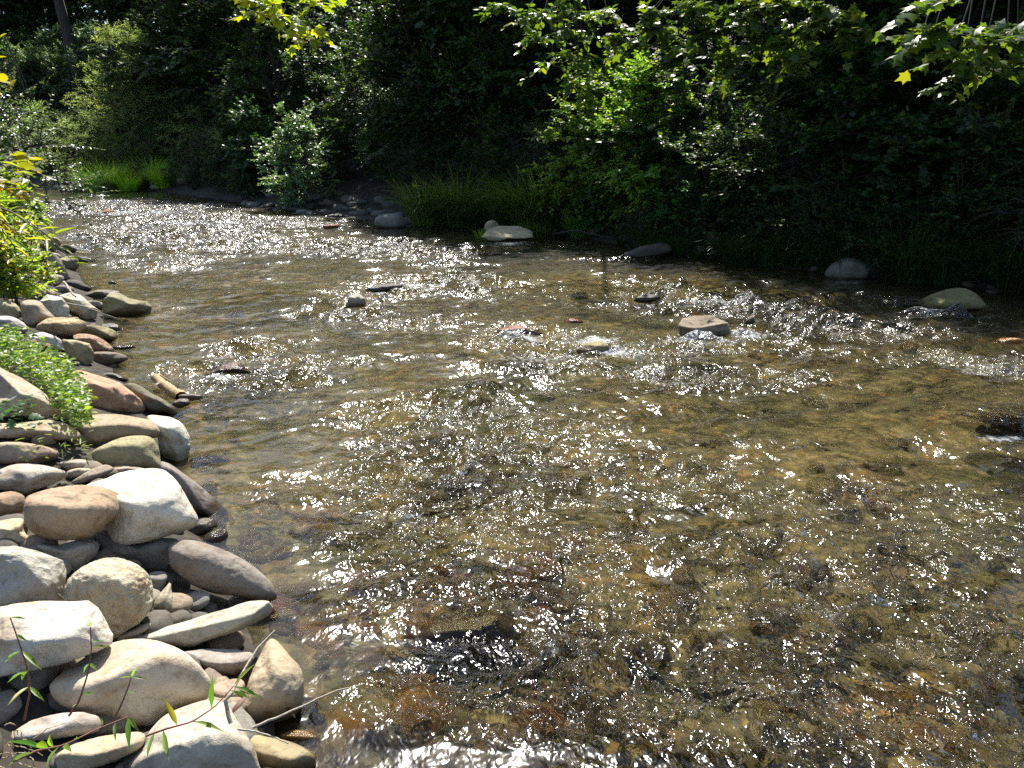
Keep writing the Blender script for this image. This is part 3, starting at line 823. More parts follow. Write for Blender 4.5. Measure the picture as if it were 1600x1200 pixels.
    ('rock', M1, '570,454 585,446 615,443 632,446 618,454 590,458', (.09, .08, .07), 'low dark wet rock behind the pointed grey rock', dict(zc=.02, sub=4)),
    ('rock', M1, '775,520 785,511 810,508 830,515 852,524 815,528', (.30, .12, .07), 'low reddish wet rock in the middle of the stream', dict(zc=.0, sub=5)),
    ('rock', M1, '880,504 890,498 905,499 912,505 895,509', (.34, .13, .06), 'small rusty red rock awash beyond the reddish wet rock', dict(zc=.0, sub=4)),
    ('boulder', M1, '1058,510 1066,497 1085,493 1112,493 1138,504 1143,520 1130,533 1095,531 1062,525', (.24, .195, .14), 'flat-topped layered block of rock in the sparkling riffle', dict(zc=.09, sub=6, mat='layer', sharp=16, top=.42, depth=.26, th=1, ttilt=.12, front=.6, amp=.06, jit=.3)),
    ('rock', M1, '1162,509 1168,498 1176,494 1179,507', (.12, .08, .05), 'tiny dark pointed rock right of the layered block', dict(zc=.04, sub=3)),
    ('boulder', M1, '1416,484 1445,464 1480,452 1505,450 1525,458 1540,475 1532,486 1480,489 1430,490', (.19, .17, .075), 'mossy low boulder with a lit back near the right edge', dict(mat='rough', pits=.03, zc=.08, sub=6, top=.6, depth=.5, ttilt=.2, sharp=10, amp=.05)),
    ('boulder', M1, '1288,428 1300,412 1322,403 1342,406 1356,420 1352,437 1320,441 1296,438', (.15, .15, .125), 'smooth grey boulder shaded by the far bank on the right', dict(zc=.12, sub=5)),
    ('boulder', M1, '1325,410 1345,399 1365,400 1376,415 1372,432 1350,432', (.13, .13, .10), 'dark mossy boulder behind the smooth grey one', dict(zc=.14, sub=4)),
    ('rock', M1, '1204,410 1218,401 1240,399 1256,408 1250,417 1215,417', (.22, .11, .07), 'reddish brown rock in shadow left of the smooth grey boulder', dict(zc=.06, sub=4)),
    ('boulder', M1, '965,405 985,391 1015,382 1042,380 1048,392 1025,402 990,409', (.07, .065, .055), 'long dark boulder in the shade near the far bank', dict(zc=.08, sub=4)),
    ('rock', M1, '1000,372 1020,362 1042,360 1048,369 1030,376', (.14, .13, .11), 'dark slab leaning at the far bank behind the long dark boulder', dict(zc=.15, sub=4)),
    ('rock', M1, '990,470 1005,460 1025,461 1031,467 1010,474', (.07, .06, .05), 'small black rock upstream of the layered block', dict(zc=.02, sub=4)),
    ('rock', M1, '900,550 915,537 940,533 953,545 945,557 920,560', (.30, .25, .12), 'olive rock overrun by white water in the main riffle', dict(zc=.02, sub=5)),
    ('boulder', M1, '1488,662 1520,650 1580,646 1650,655 1650,685 1590,690 1530,680', (.16, .13, .08), 'wide submerged boulder with water sliding over it at the right edge', dict(zc=-.075, sub=5)),
    ('boulder', M1, '650,1005 670,975 720,958 780,960 812,985 800,1015 740,1028 680,1022', (.24, .19, .11), 'round submerged boulder raising a glinting hump, lower centre', dict(zc=-.13, sub=5)),
    ('rock', M1, '1548,538 1560,529 1590,528 1605,534 1590,541 1560,543', (.62, .30, .05), 'orange stone under the surface at the right edge', dict(zc=-.03, sub=4)),
    ('rock', M1, '30,345 40,336 52,337 60,343 50,348', (.05, .045, .04), 'black rock in the far riffle beside the flowering plant', dict(zc=.04, sub=3)),
    ('rock', M1, '152,334 162,329 172,328 177,333 165,336', (.34, .16, .10), 'small reddish rock in the far riffle', dict(zc=.05, sub=3)),
    ('rock', M1, '48,319 60,314 72,313 76,317 62,320', (.06, .055, .05), 'low dark rock farthest up the stream near the left bush', dict(zc=.05, sub=3)),
    ('rock', M1, '265,341 275,338 290,338 290,342 275,343', (.06, .055, .05), 'thin black rock right of the red one in the far riffle', dict(zc=.03, sub=3)),
    ('rock', M1, '505,354 515,351 527,351 528,356 515,358', (.32, .12, .07), 'small red rock at the end of the shaded cobble bar', dict(zc=.03, sub=3)),
]
MATS = {'rough': M_ROUGH, 'layer': M_LAYER}
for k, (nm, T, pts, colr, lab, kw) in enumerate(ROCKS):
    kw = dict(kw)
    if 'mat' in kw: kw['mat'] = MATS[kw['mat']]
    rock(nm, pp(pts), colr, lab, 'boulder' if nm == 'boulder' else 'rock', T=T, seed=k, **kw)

# generic stones, copied
rs = np.random.default_rng(77)


def proto_stone(seed, flat=0.55, sub=4):
    rng = np.random.default_rng(seed)
    D, Fc = ico(sub)
    E = np.diag([1.0, 0.62 + .25 * rng.random(), flat])
    rr = stone_shape(D, E, rng, 8, 14, .85, .9)
    X = D * rr[:, None]
    X = X + D * lump(X, .8, rng, .03)[:, None]
    me = mesh_np('cobble', X, [Fc])
    me.materials.append(M_ROCK)
    return me


PST = [proto_stone(100 + i, .4 + .06 * (i % 5), 4 if i < 6 else 3) for i in range(10)]
first_obj = {}


def stone_copy(name, me, loc, size, rz, tilt, colr, label, cat, group):
    key = (name, me.name)
    if key not in first_obj:
        o = link(name, me); first_obj[key] = o
    else:
        o = first_obj[key].copy(); COL.objects.link(o)
    o.location = loc; o.scale = (size, size, size)
    o.rotation_euler = (tilt[0], tilt[1], rz)
    o.color = (*colr, 1)
    return tag(o, label, cat, group)


BEDC = [(.34, .29, .15), (.42, .34, .17), (.30, .25, .14), (.46, .35, .18), (.52, .22, .08), (.62, .36, .09), (.36, .33, .20), (.28, .24, .17), (.55, .48, .30), (.42, .34, .27)]
n = 0
while n < 230:
    # spread over the visible stream, denser near
    px, py = rs.uniform(300, 1640), 600 + 620 * rs.random() ** 0.8 if rs.random() < .75 else rs.uniform(420, 620)
    p = at_z(px, py, -0.2)
    zt, d, _ = terrain(p[0], p[1])
    if d[0] > -0.12: continue
    s = rs.uniform(.05, .17) * (1.25 if rs.random() < .15 else 1)
    zt = float(zt[0])
    z = min(zt + s * .05, -0.06 - s * .55)
    stone_copy('river_stone', PST[n % 10], (p[0], p[1], z), s, rs.uniform(0, 6.28), (rs.normal() * .15, rs.normal() * .15), BEDC[int(rs.integers(10))],
               'brown or orange stone lying on the bed under the shallow water', 'stone', 'stones on the stream bed')
    n += 1
# small stones filling the gaps of the near bank
n = 0
while n < 290:
    t = rs.random()
    seg = rs.integers(5, len(LWa) - 6)
    a, b = LWa[seg], LWa[seg + 1]
    p = a + (b - a) * t
    nn = nrm(np.array([(a - b)[1], -(a - b)[0]]))
    off = rs.uniform(-.25, 1.3)
    q = p + nn * off
    if inside(np.array([q[0]]), np.array([q[1]]))[0] and off > .1:
        q = p - nn * off
    s = rs.uniform(.02, .11)
    if np.linalg.norm(q) > (14 if n % 3 == 0 else 5.5) or q[1] < 1.7: continue
    z = tz(q[0], q[1])
    c0 = [GREY, TAN, BROWN, DGREY, (.3, .25, .2)][int(rs.integers(5))]
    stone_copy('small_stone', PST[n % 10], (q[0], q[1], z + s * .1), s, rs.uniform(0, 6.28), (rs.normal() * .25, rs.normal() * .25), tuple(c * .8 for c in c0),
               'small stone filling a gap between the large rocks of the left bank', 'stone', 'small stones between the bank rocks')
    n += 1
# shaded cobble bar under the far bank
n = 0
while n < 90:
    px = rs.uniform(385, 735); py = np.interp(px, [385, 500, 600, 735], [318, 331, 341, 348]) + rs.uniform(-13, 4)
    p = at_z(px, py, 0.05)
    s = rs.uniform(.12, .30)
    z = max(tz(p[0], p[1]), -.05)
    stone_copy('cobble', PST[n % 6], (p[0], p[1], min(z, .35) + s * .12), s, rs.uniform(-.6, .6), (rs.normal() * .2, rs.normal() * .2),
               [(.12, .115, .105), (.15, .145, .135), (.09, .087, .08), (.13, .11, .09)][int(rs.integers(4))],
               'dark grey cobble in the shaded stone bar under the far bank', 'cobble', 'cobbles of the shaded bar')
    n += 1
o = stone_copy('cobble', PST[4], tuple(at_z(611, 347, .14)), .42, .3, (0, 0), (.20, .20, .185), 'largest round pale grey cobble at the front of the shaded stone bar', 'cobble', None)
n = 0
while n < 26:
    px = rs.uniform(90, 300); py = 293 + rs.uniform(-5, 3.5)
    p = at_z(px, py, 0.1)
    s = rs.uniform(.2, .5)
    stone_copy('shore_rock', PST[n % 6], (p[0], p[1], min(max(tz(p[0], p[1]), -.05), .6) + s * .15), s, rs.uniform(-.6, .6), (rs.normal() * .15, rs.normal() * .15),
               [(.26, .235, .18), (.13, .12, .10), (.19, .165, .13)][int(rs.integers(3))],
               'weathered rock of the row at the foot of the farthest bank', 'rock', 'rocks along the farthest shore')
    n += 1
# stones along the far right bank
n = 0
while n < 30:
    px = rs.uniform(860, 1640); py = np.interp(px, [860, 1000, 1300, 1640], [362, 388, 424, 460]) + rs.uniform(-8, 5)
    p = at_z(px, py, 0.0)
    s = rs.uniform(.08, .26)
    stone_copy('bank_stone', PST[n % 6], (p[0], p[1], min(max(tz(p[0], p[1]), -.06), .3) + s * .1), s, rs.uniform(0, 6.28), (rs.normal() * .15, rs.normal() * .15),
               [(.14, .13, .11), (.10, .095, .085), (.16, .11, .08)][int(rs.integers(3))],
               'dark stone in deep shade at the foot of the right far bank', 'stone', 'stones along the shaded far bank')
    n += 1

# ------------------------------------------------------------------ plants
def T_oval():
    v = np.array([(0, 0, 0), (.26, .28, .06), (.30, .55, .07), (.16, .82, .04), (0, 1.0, -.06), (-.16, .82, .04), (-.30, .55, .07), (-.26, .28, .06), (0, .5, -.02)])
    f = [np.array([[0, 1, 2, 8], [8, 2, 3, 4], [8, 4, 5, 6], [0, 8, 6, 7]])]
    return v, f


def T_lance():
    v = np.array([(0, 0, 0), (.075, .3, .03), (.08, .55, .0), (0, 1.0, -.16), (-.08, .55, .01), (-.07, .3, .02), (0, .45, -.03)])
    f = [np.array([[0, 1, 2, 6], [0, 6, 4, 5]]), np.array([[6, 2, 3], [6, 3, 4]])]
    return v, f


def T_maple():
    out = [(0, 0), (.22, .08), (.52, .10), (.40, .32), (.56, .62), (.26, .60), (.14, .74), (0, 1.05), (-.14, .74), (-.26, .60), (-.56, .62), (-.40, .32), (-.52, .10), (-.22, .08)]
    v = [(x, y, -.10 * abs(x) - .1 * y * y) for x, y in out] + [(0, .35, .03)]
    c = len(out)
    f = [np.array([[c, i, (i + 1) % c] for i in range(c)])]
    return np.array(v), f


def T_small():
    v = np.array([(0, 0, 0), (.27, .45, .05), (0, 1, -.04), (-.27, .45, .05)])
    return v, [np.array([[0, 1, 2], [0, 2, 3]])]


TEMP = {'oval': T_oval(), 'lance': T_lance(), 'maple': T_maple(), 'small': T_small()}


def leaves_mesh(name, P, tip, up, size, kind, rng, mat):
    tv, tf = TEMP[kind]
    P = np.asarray(P); n = len(P)
    y = nrm(tip); z = nrm(up - (up * y).sum(1, keepdims=True) * y); x = np.cross(y, z)
    s = np.asarray(size)[:, None, None]
    V = P[:, None, :] + s * (tv[None, :, 0, None] * x[:, None] + tv[None, :, 1, None] * y[:, None] + tv[None, :, 2, None] * z[:, None])
    faces = [(f[None] + (np.arange(n) * len(tv))[:, None, None]).reshape(-1, f.shape[1]) for f in tf]
    rnd = np.repeat(rng.random(n), len(tv))
    me = mesh_np(name, V.reshape(-1, 3), faces, {'rnd': rnd}, smooth=False)
    me.materials.append(mat)
    return me


def tubes_mesh(name, tubes, mat, sides=5):
    V, Fq = [], []
    base = 0
    for pts, r0, r1, sd in tubes:
        pts = np.asarray(pts, float); n = len(pts)
        tg = nrm(np.gradient(pts, axis=0))
        ref = np.array([0, 0, 1.0]) if abs(tg[0][2]) < .8 else np.array([1.0, 0, 0])
        a = nrm(np.cross(tg, ref)); b = np.cross(tg, a)
        rr = np.linspace(r0, r1, n)[:, None, None]
        th = np.arange(sd) / sd * 2 * math.pi
        ring = pts[:, None] + rr * (np.cos(th)[None, :, None] * a[:, None] + np.sin(th)[None, :, None] * b[:, None])
        V.append(ring.reshape(-1, 3))
        i = np.arange(n - 1)[:, None] * sd; j = np.arange(sd)[None]
        q = np.stack([base + i + j, base + i + (j + 1) % sd, base + i + sd + (j + 1) % sd, base + i + sd + j], -1).reshape(-1, 4)
        Fq.append(q)
        base += n * sd
    me = mesh_np(name, np.vstack(V), [np.vstack(Fq)])
    me.materials.append(mat)
    return me


def bez(a, b, c, n=6):
    t = np.linspace(0, 1, n)[:, None]
    return (1 - t) ** 2 * a + 2 * t * (1 - t) * b + t * t * c


def twig_leaves(rng, centers, outs, ntw, L, nl, lsize, droop=.25, spread=.9, upb=.25):
    """returns leaf arrays and twig tubes"""
    P, Tp, Up, Sz, tubes = [], [], [], [], []
    for c, o in zip(centers, outs):
        for k in range(ntw):
            d = nrm(o * .7 + rng.normal(size=3) * spread * np.array([1, 1, .55]) + np.array([0, 0, upb]))
            ln = L * rng.uniform(.6, 1.3)
            e = c + d * ln; e[2] -= droop * ln * rng.random()
            m = c + d * ln * .5 + np.array([0, 0, .08 * ln])
            pts = bez(c, m, e, 5)
            tubes.append((pts, .006 + ln * .004, .002, 3))
            t = np.linspace(.18, 1, nl) + rng.normal(size=nl) * .03
            t = np.clip(t, .1, 1)
            q = (1 - t[:, None]) ** 2 * c + 2 * t[:, None] * (1 - t[:, None]) * m + t[:, None] ** 2 * e
            side = nrm(np.cross(d, [0, 0, 1.0]))
            sg = np.where(np.arange(nl) % 2, 1, -1)[:, None]
            tip = d * .6 + side * sg * .9 + rng.normal(size=(nl, 3)) * .3
            tip[:, 2] -= .25
            tip[-1] = d
            up = np.array([0, 0, 1.0]) + rng.normal(size=(nl, 3)) * .38 + o * .25
            P.append(q); Tp.append(tip); Up.append(up)
            Sz.append(lsize * rng.uniform(.6, 1.25, nl) * (1.05 - .35 * t))
    return np.vstack(P), np.vstack(Tp), np.vstack(Up), np.concatenate(Sz), tubes


def make_plant(seed, h, w, base, nc, ntw, L, nl, lsize, kind, mat, trunk_r=.05, stems=1, droop=.25, spread=.9, extra=None, lean=(0, 0), shape=.5, upb=.25):
    """h height, w crown radius, base = height where the crown starts. Returns trunk mesh and crown mesh (origin at ground)"""
    rng = np.random.default_rng(seed)
    cz = (h + base) / 2; hz = (h - base) / 2
    tubes = []
    stem_tops = []
    for s in range(stems):
        a = rng.uniform(0, 6.28); rr = (0 if stems == 1 else w * .45)
        top = np.array([math.cos(a) * rr + lean[0], math.sin(a) * rr + lean[1], base + hz * 1.5])
        b0 = np.array([math.cos(a) * rr * .15, math.sin(a) * rr * .15, -.25])
        pts = bez(b0, (b0 + top) / 2 + rng.normal(size=3) * [w * .08, w * .08, 0], top, 9)
        tubes.append((pts, trunk_r, trunk_r * .3, 7))
        stem_tops.append(pts)
    cen, outs = [], []
    while len(cen) < nc:
        d = nrm(rng.normal(size=3))
        f = rng.random() ** .45
        bump_ = 1 + .28 * float(noise3(np.array([d * 1.7 + seed]), seed)[0])
        p = np.array([d[0] * w * f * bump_, d[1] * w * f * bump_, cz + d[2] * hz * f * bump_])
        taper = 1 - shape * max(0, (p[2] - base) / (h - base)) ** 2
        p[0] = p[0] * taper + lean[0] * (p[2] / h); p[1] = p[1] * taper + lean[1] * (p[2] / h)
        if p[2] < .12: p[2] = .12 + .2 * rng.random()
        cen.append(p); outs.append(nrm(p - np.array([0, 0, cz * .8])))
    n_own = len(cen)
    hub = None
    if extra:
        hub = np.mean(np.array(extra), 0) * .82 + stem_tops[0][6] * .18 + np.array([0, 0, 2.0])
        a = stem_tops[0][4]
        tubes.append((bez(a, (a + hub) / 2 + np.array([0, 0, .15 * np.linalg.norm(hub - a)]), hub, 9), trunk_r * .6, trunk_r * .22, 6))
    for e in (extra or []):
        cen.append(np.array(e)); outs.append(nrm(np.array(e) - np.array([0, 0, cz])))
    for ci, c in enumerate(cen):
        if ci >= n_own:
            m = (hub + c) / 2 + rng.normal(size=3) * .08
            tubes.append((bez(hub, m, c, 6), trunk_r * .2, .005, 4))
            continue
        st = stem_tops[int(rng.integers(len(stem_tops)))]
        k = int(np.clip(np.searchsorted(st[:, 2], c[2] * .7), 1, 8))
        a = st[k]
        m = (a + c) / 2 + np.array([0, 0, .12 * np.linalg.norm(c - a)])
        tubes.append((bez(a, m, c, 6), trunk_r * .35, .006, 4))
    P, Tp, Up, Sz, tt = twig_leaves(rng, cen, outs, ntw, L, nl, lsize, droop, spread, upb)
    return tubes_mesh('trunk', tubes + tt, M_BARK), leaves_mesh('crown', P, Tp, Up, Sz, kind, rng, mat)


def put_plant(name, meshes, loc, rz, sc, label, cat, group=None, sz=None, parts=('trunk', 'crown')):
    o = bpy.data.objects.new(name, None); COL.objects.link(o)
    o.empty_display_size = .3
    o.location = loc; o.rotation_euler = (0, 0, rz)
    o.scale = (sc, sc, sz or sc)
    for pn, me in zip(parts, meshes):
        link(pn, me, None, o)
    return tag(o, label, cat, group)


def bank_pt(s, off):
    """point along the right bank: s = photo x of the water line, off = metres back from it"""
    xs = [p[0] for p in RW_PX][::-1]; ys = [p[1] for p in RW_PX][::-1]
    a = at_z(s, np.interp(s, xs, ys)); b = at_z(s + 30, np.interp(s + 30, xs, ys))
    t = nrm((b - a)[:2]); nb = np.array([-t[1], t[0]])
    if nb[1] < 0: nb = -nb
    q = a[:2] + nb * off
    return q[0], q[1], tz(q[0], q[1])


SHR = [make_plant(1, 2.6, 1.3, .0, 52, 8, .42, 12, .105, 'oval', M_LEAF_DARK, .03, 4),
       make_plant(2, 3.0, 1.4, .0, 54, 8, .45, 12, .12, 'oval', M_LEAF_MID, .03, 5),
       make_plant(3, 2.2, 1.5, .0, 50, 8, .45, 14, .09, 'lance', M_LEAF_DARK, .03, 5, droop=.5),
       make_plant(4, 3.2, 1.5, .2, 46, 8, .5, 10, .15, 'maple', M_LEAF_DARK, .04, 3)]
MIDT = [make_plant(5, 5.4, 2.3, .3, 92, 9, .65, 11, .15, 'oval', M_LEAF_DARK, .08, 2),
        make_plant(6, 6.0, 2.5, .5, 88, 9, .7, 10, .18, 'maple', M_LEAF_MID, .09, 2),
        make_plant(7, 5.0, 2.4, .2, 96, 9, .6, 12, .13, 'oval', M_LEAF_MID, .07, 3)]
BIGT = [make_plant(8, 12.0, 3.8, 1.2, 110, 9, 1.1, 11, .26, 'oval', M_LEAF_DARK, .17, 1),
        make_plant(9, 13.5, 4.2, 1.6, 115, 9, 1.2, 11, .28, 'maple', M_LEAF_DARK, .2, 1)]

rp = np.random.default_rng(5)
for i, s in enumerate(np.concatenate([np.linspace(1720, 930, 16), np.linspace(395, 200, 8)])):
    x, y, z = bank_pt(s + rp.uniform(-12, 12), rp.uniform(.1, .6))
    put_plant('low_shrub', SHR[i % 4], (x, y, z - .05), rp.uniform(0, 6.28), rp.uniform(.35, .55), 'low dark shrub hanging over the foot of the shaded far bank', 'shrub', 'low shrubs at the foot of the far bank')
# front row of shrubs along the far bank
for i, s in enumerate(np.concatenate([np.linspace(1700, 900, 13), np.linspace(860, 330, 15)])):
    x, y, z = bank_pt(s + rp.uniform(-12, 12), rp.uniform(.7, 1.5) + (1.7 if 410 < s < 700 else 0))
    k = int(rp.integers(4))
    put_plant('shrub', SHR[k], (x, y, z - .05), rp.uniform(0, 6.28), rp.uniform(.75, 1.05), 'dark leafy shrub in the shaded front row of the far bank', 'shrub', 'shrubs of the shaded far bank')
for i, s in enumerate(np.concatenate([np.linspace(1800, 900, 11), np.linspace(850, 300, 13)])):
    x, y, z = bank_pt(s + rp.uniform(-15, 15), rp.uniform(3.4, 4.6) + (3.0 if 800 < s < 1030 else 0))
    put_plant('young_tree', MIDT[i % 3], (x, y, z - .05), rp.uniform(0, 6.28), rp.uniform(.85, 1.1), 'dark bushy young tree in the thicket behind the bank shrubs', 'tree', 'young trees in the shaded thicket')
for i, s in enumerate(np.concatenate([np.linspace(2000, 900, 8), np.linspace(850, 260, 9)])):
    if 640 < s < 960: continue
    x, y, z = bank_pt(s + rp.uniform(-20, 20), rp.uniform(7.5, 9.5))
    put_plant('tall_tree', BIGT[i % 2], (x, y, z - .05), rp.uniform(0, 6.28), rp.uniform(.8, 1.05), 'tall dark tree of the wood, added to shade the far bank', 'tree', 'tall trees of the wood behind')
for i, s in enumerate(np.concatenate([np.linspace(2200, 900, 7), np.linspace(800, 200, 8)])):
    x, y, z = bank_pt(s + rp.uniform(-20, 20), rp.uniform(14, 17))
    put_plant('tall_tree', BIGT[(i + 1) % 2], (x, y, z - .05), rp.uniform(0, 6.28), rp.uniform(1.0, 1.25), 'tall dark tree of the wood, added to shade the far bank', 'tree', 'tall trees of the wood behind')
for i, (s, off, sc) in enumerate([(1050, 4.5, .8), (1180, 5.0, .85), (1320, 4.6, .72), (1430, 5.8, .78), (1560, 4.8, .68), (1700, 5.6, .76), (1850, 5.2, .76), (590, 5.5, .85), (470, 5.5, .8)]):  # nearer tall trees, added so their canopy shades the far bank
    x, y, z = bank_pt(s, off)
    put_plant('tall_tree', BIGT[i % 2], (x, y, z - .05), rp.uniform(0, 6.28), sc, 'tall dark tree of the wood, added to shade the far bank', 'tree', 'tall trees of the wood behind')
# trees at the far left end of the river
for i, (px, y_, sc) in enumerate([(-60, 84, 1.7), (20, 82, 1.7), (90, 86, 1.8), (150, 80, 1.6), (230, 84, 1.7), (5, 70, 1.3), (75, 68, 1.2), (300, 44, .9), (370, 42, .9), (420, 40, .9), (250, 60, 1.0), (330, 56, 1.1), (400, 50, 1.2), (-120, 62, 1.1), (-30, 64, 1.2), (40, 62, .9), (120, 66, 1.2), (210, 64, 1.0), (290, 62, 1.1), (350, 54, 1.0), (-200, 58, 1.0), (60, 72, 1.5), (200, 74, 1.5), (330, 70, 1.4), (-80, 74, 1.5)]):
    x = (px - 800) / F * (y_ * math.cos(PITCH))
    z = tz(x, y_)
    put_plant('wood_tree', BIGT[i % 2], (x, y_, z - .05), rp.uniform(0, 6.28), sc, 'tall green tree closing the view at the upper left end of the stream', 'tree', 'trees at the far end of the stream')


def px_at(px, y_):
    return (px - 800) / F * (y_ * math.cos(PITCH) + 1.5 * math.sin(PITCH))


def special(name, meshes, px, y_, rz, sc, label, cat):
    x = px_at(px, y_)
    return put_plant(name, meshes, (x, y_, max(tz(x, y_), 0) - .05), rz, sc, label, cat)



# closing thicket at the far end of the stream
MIDP = make_plant(28, 5.6, 2.4, .2, 90, 8, .65, 11, .16, 'oval', M_LEAF_SILVER, .07, 3)
for i in range(44):
    px = rp.uniform(-220, 420); y_ = rp.uniform(53, 66) if i < 26 else 55 - max(0, px - 250) * .1 + rp.uniform(-1, 4)
    x = px_at(px, y_)
    put_plant('thicket_tree', MIDP if i % 3 < 2 and px < 260 else MIDT[i % 3], (x, y_, max(tz(x, y_), 0) - .05), rp.uniform(0, 6.28), rp.uniform(.65, 1.0), 'green bushy tree in the thicket at the far end of the stream', 'tree', 'thicket trees at the far end')

SILV = make_plant(20, 7.8, 2.7, .2, 120, 8, .75, 13, .20, 'lance', M_LEAF_PALE, .1, 3, droop=.6)
special('silvery_tree', SILV, 214, 43.5, .4, 1.0, 'pale silvery green tree catching the light at the far end of the stream', 'tree')
special('silvery_tree', SILV, 258, 44.5, 2.4, .9, 'smaller greyer tree right behind the pale silvery tree', 'tree')
BRI = make_plant(21, 2.5, 1.6, .0, 60, 8, .5, 14, .11, 'lance', M_LEAF_BRIGHT, .02, 6, droop=.5)
special('bright_shrub', BRI, 178, 41.2, .2, 1.0, 'bright yellow green bush above the farthest shore rocks, left of its twin', 'shrub')
special('bright_shrub', BRI, 226, 41.4, 2.2, .85, 'bright yellow green bush above the farthest shore rocks, below the silvery tree', 'shrub')
SOFT = make_plant(22, 3.2, 1.7, .0, 60, 8, .55, 13, .12, 'lance', M_LEAF_PALE, .03, 4, droop=.5)
special('soft_shrub', SOFT, 118, 42, 1.0, 1.0, 'soft grey green shrub at the far shore left of the bright bushes', 'shrub')
LEAN = make_plant(23, 14, 2.4, 9.5, 60, 8, 1.0, 10, .2, 'oval', M_LEAF_DARK, .5, 1, lean=(-1.5, 0))
special('leaning_tree', LEAN, 152, 55, 0, 1.0, 'tree with a thick dark trunk rising out of the picture at the upper left', 'tree')

for i in range(20):
    px = 40 + i * 19 + rp.uniform(-8, 8)
    y_ = np.interp(px, [40, 250, 330, 420], [44, 42.5, 35.5, 29.5]) + rp.uniform(.2, 2.5)
    x = px_at(px, y_)
    put_plant('far_shrub', [SHR[1], SHR[0], SOFT, SHR[2]][i % 4], (x, y_, max(tz(x, y_), 0) - .05), rp.uniform(0, 6.28), rp.uniform(.8, 1.2), 'mid green shrub lining the farthest shore under the wood', 'shrub', 'shrubs lining the farthest shore')
BACKB = make_plant(27, 3.0, 1.2, .0, 60, 8, .45, 12, .10, 'oval', M_LEAF_MID, .03, 5)
special('bank_shrub', BACKB, -30, 16.5, 0, 1.1, 'dense green shrub behind the feathery bush at the left edge', 'shrub')
# lit shrubs and overhanging limbs of the far bank
def on_bank(name, meshes, s_, off, rz, sc, label, cat, group=None, dz=-.05):
    x, y, z = bank_pt(s_, off)
    return put_plant(name, meshes, (x, y, z + dz), rz, sc, label, cat, group)

LITM = make_plant(24, 3.1, 1.35, .0, 66, 8, .45, 12, .14, 'oval', M_LEAF_SILVER, .03, 4)
on_bank('round_shrub', LITM, 452, .5, .3, 1.0, 'round shrub with sunlit pale leaves standing alone before the dark wood', 'shrub')
LITB = make_plant(25, 4.1, 1.3, .1, 90, 8, .5, 12, .14, 'oval', M_LEAF_BRIGHT, .04, 3)
on_bank('lit_shrub', LITB, 900, .4, .3, 1.0, 'tall shrub with bright green leaves above the bank grass, behind the flat pale slab', 'shrub')
on_bank('lit_shrub', LITB, 960, .7, 2.1, .92, 'broad-leaved shrub just right of the tall bright one', 'shrub')
LITS = make_plant(26, 2.3, .55, .2, 26, 8, .4, 14, .10, 'lance', M_LEAF_SILVER, .02, 3)
on_bank('slender_shrub', LITS, 838, .5, .3, 1.15, 'slender bluish green shrub left of the tall bright one', 'shrub')


def limb_tree(name, seed, s_, off, targets, kind, mat, lsize, label, ntw=7, nl=10, L=.5):
    x, y, z = bank_pt(s_, off)
    z -= .05
    ex = [tuple(at_r(px, py, r) - np.array([x, y, z])) for px, py, r in targets]
    ms = make_plant(seed, 8.0, 1.8, 5.2, 24, ntw, L, nl, lsize, kind, mat, .1, 1, extra=ex)
    return put_plant(name, ms, (x, y, z), 0, 1, label, 'tree')


limb_tree('maple_tree', 31, 1120, 3.4, [(980, 62, 14.4), (1040, 40, 14.7), (1070, 70, 14.5), (1120, 50, 14.4), (1160, 30, 14.3), (1200, 60, 14.2), (1240, 80, 14.2), (1100, 15, 14.7),
          (1180, 5, 14.5), (1260, 40, 14.4), (1220, 10, 14.5), (1020, 20, 14.9), (1060, 95, 14.7), (1140, 85, 14.5), (1290, 15, 14.3), (1320, 50, 14.2)], 'maple', M_LEAF_MAPLE, .20,
          'maple with sunlit green limbs reaching out at the top centre right', 8, 10, .42)
limb_tree('maple_tree', 32, 1500, 2.2, [(1430, 15, 8.6), (1460, 45, 8.6), (1440, 60, 8.7), (1490, 80, 8.7), (1510, 55, 8.8), (1540, 70, 8.8), (1570, 95, 8.9), (1520, 110, 8.8), (1590, 40, 9.0)], 'maple', M_LEAF_MAPLE, .16,
          'maple with large translucent leaves hanging in at the upper right corner', 4, 8, .36)
limb_tree('sycamore_tree', 33, 520, 3.6, [(395, 4, 14.5), (415, 14, 14.5), (440, 26, 14.6), (465, 32, 14.7), (490, 40, 14.8), (480, 58, 14.8), (430, 8, 14.6), (505, 12, 15)], 'maple', M_LEAF_YELLOW, .2,
          'sycamore with a glowing yellow green limb at the top left of centre', 3, 7, .4)
limb_tree('vine_tree', 34, 830, 3.2, [(790, 10, 15), (820, 30, 15), (850, 20, 15), (880, 50, 14.8), (840, 60, 15), (870, 10, 15), (910, 20, 14.8), (900, 90, 14.6), (930, 60, 14.6), (860, 100, 15), (950, 20, 14.4), (905, 130, 14.8)], 'oval', M_LEAF_MAPLE, .17,
          'broad-leaved tree with dappled leaves hanging above the tall bright shrub', 7, 9, .5)


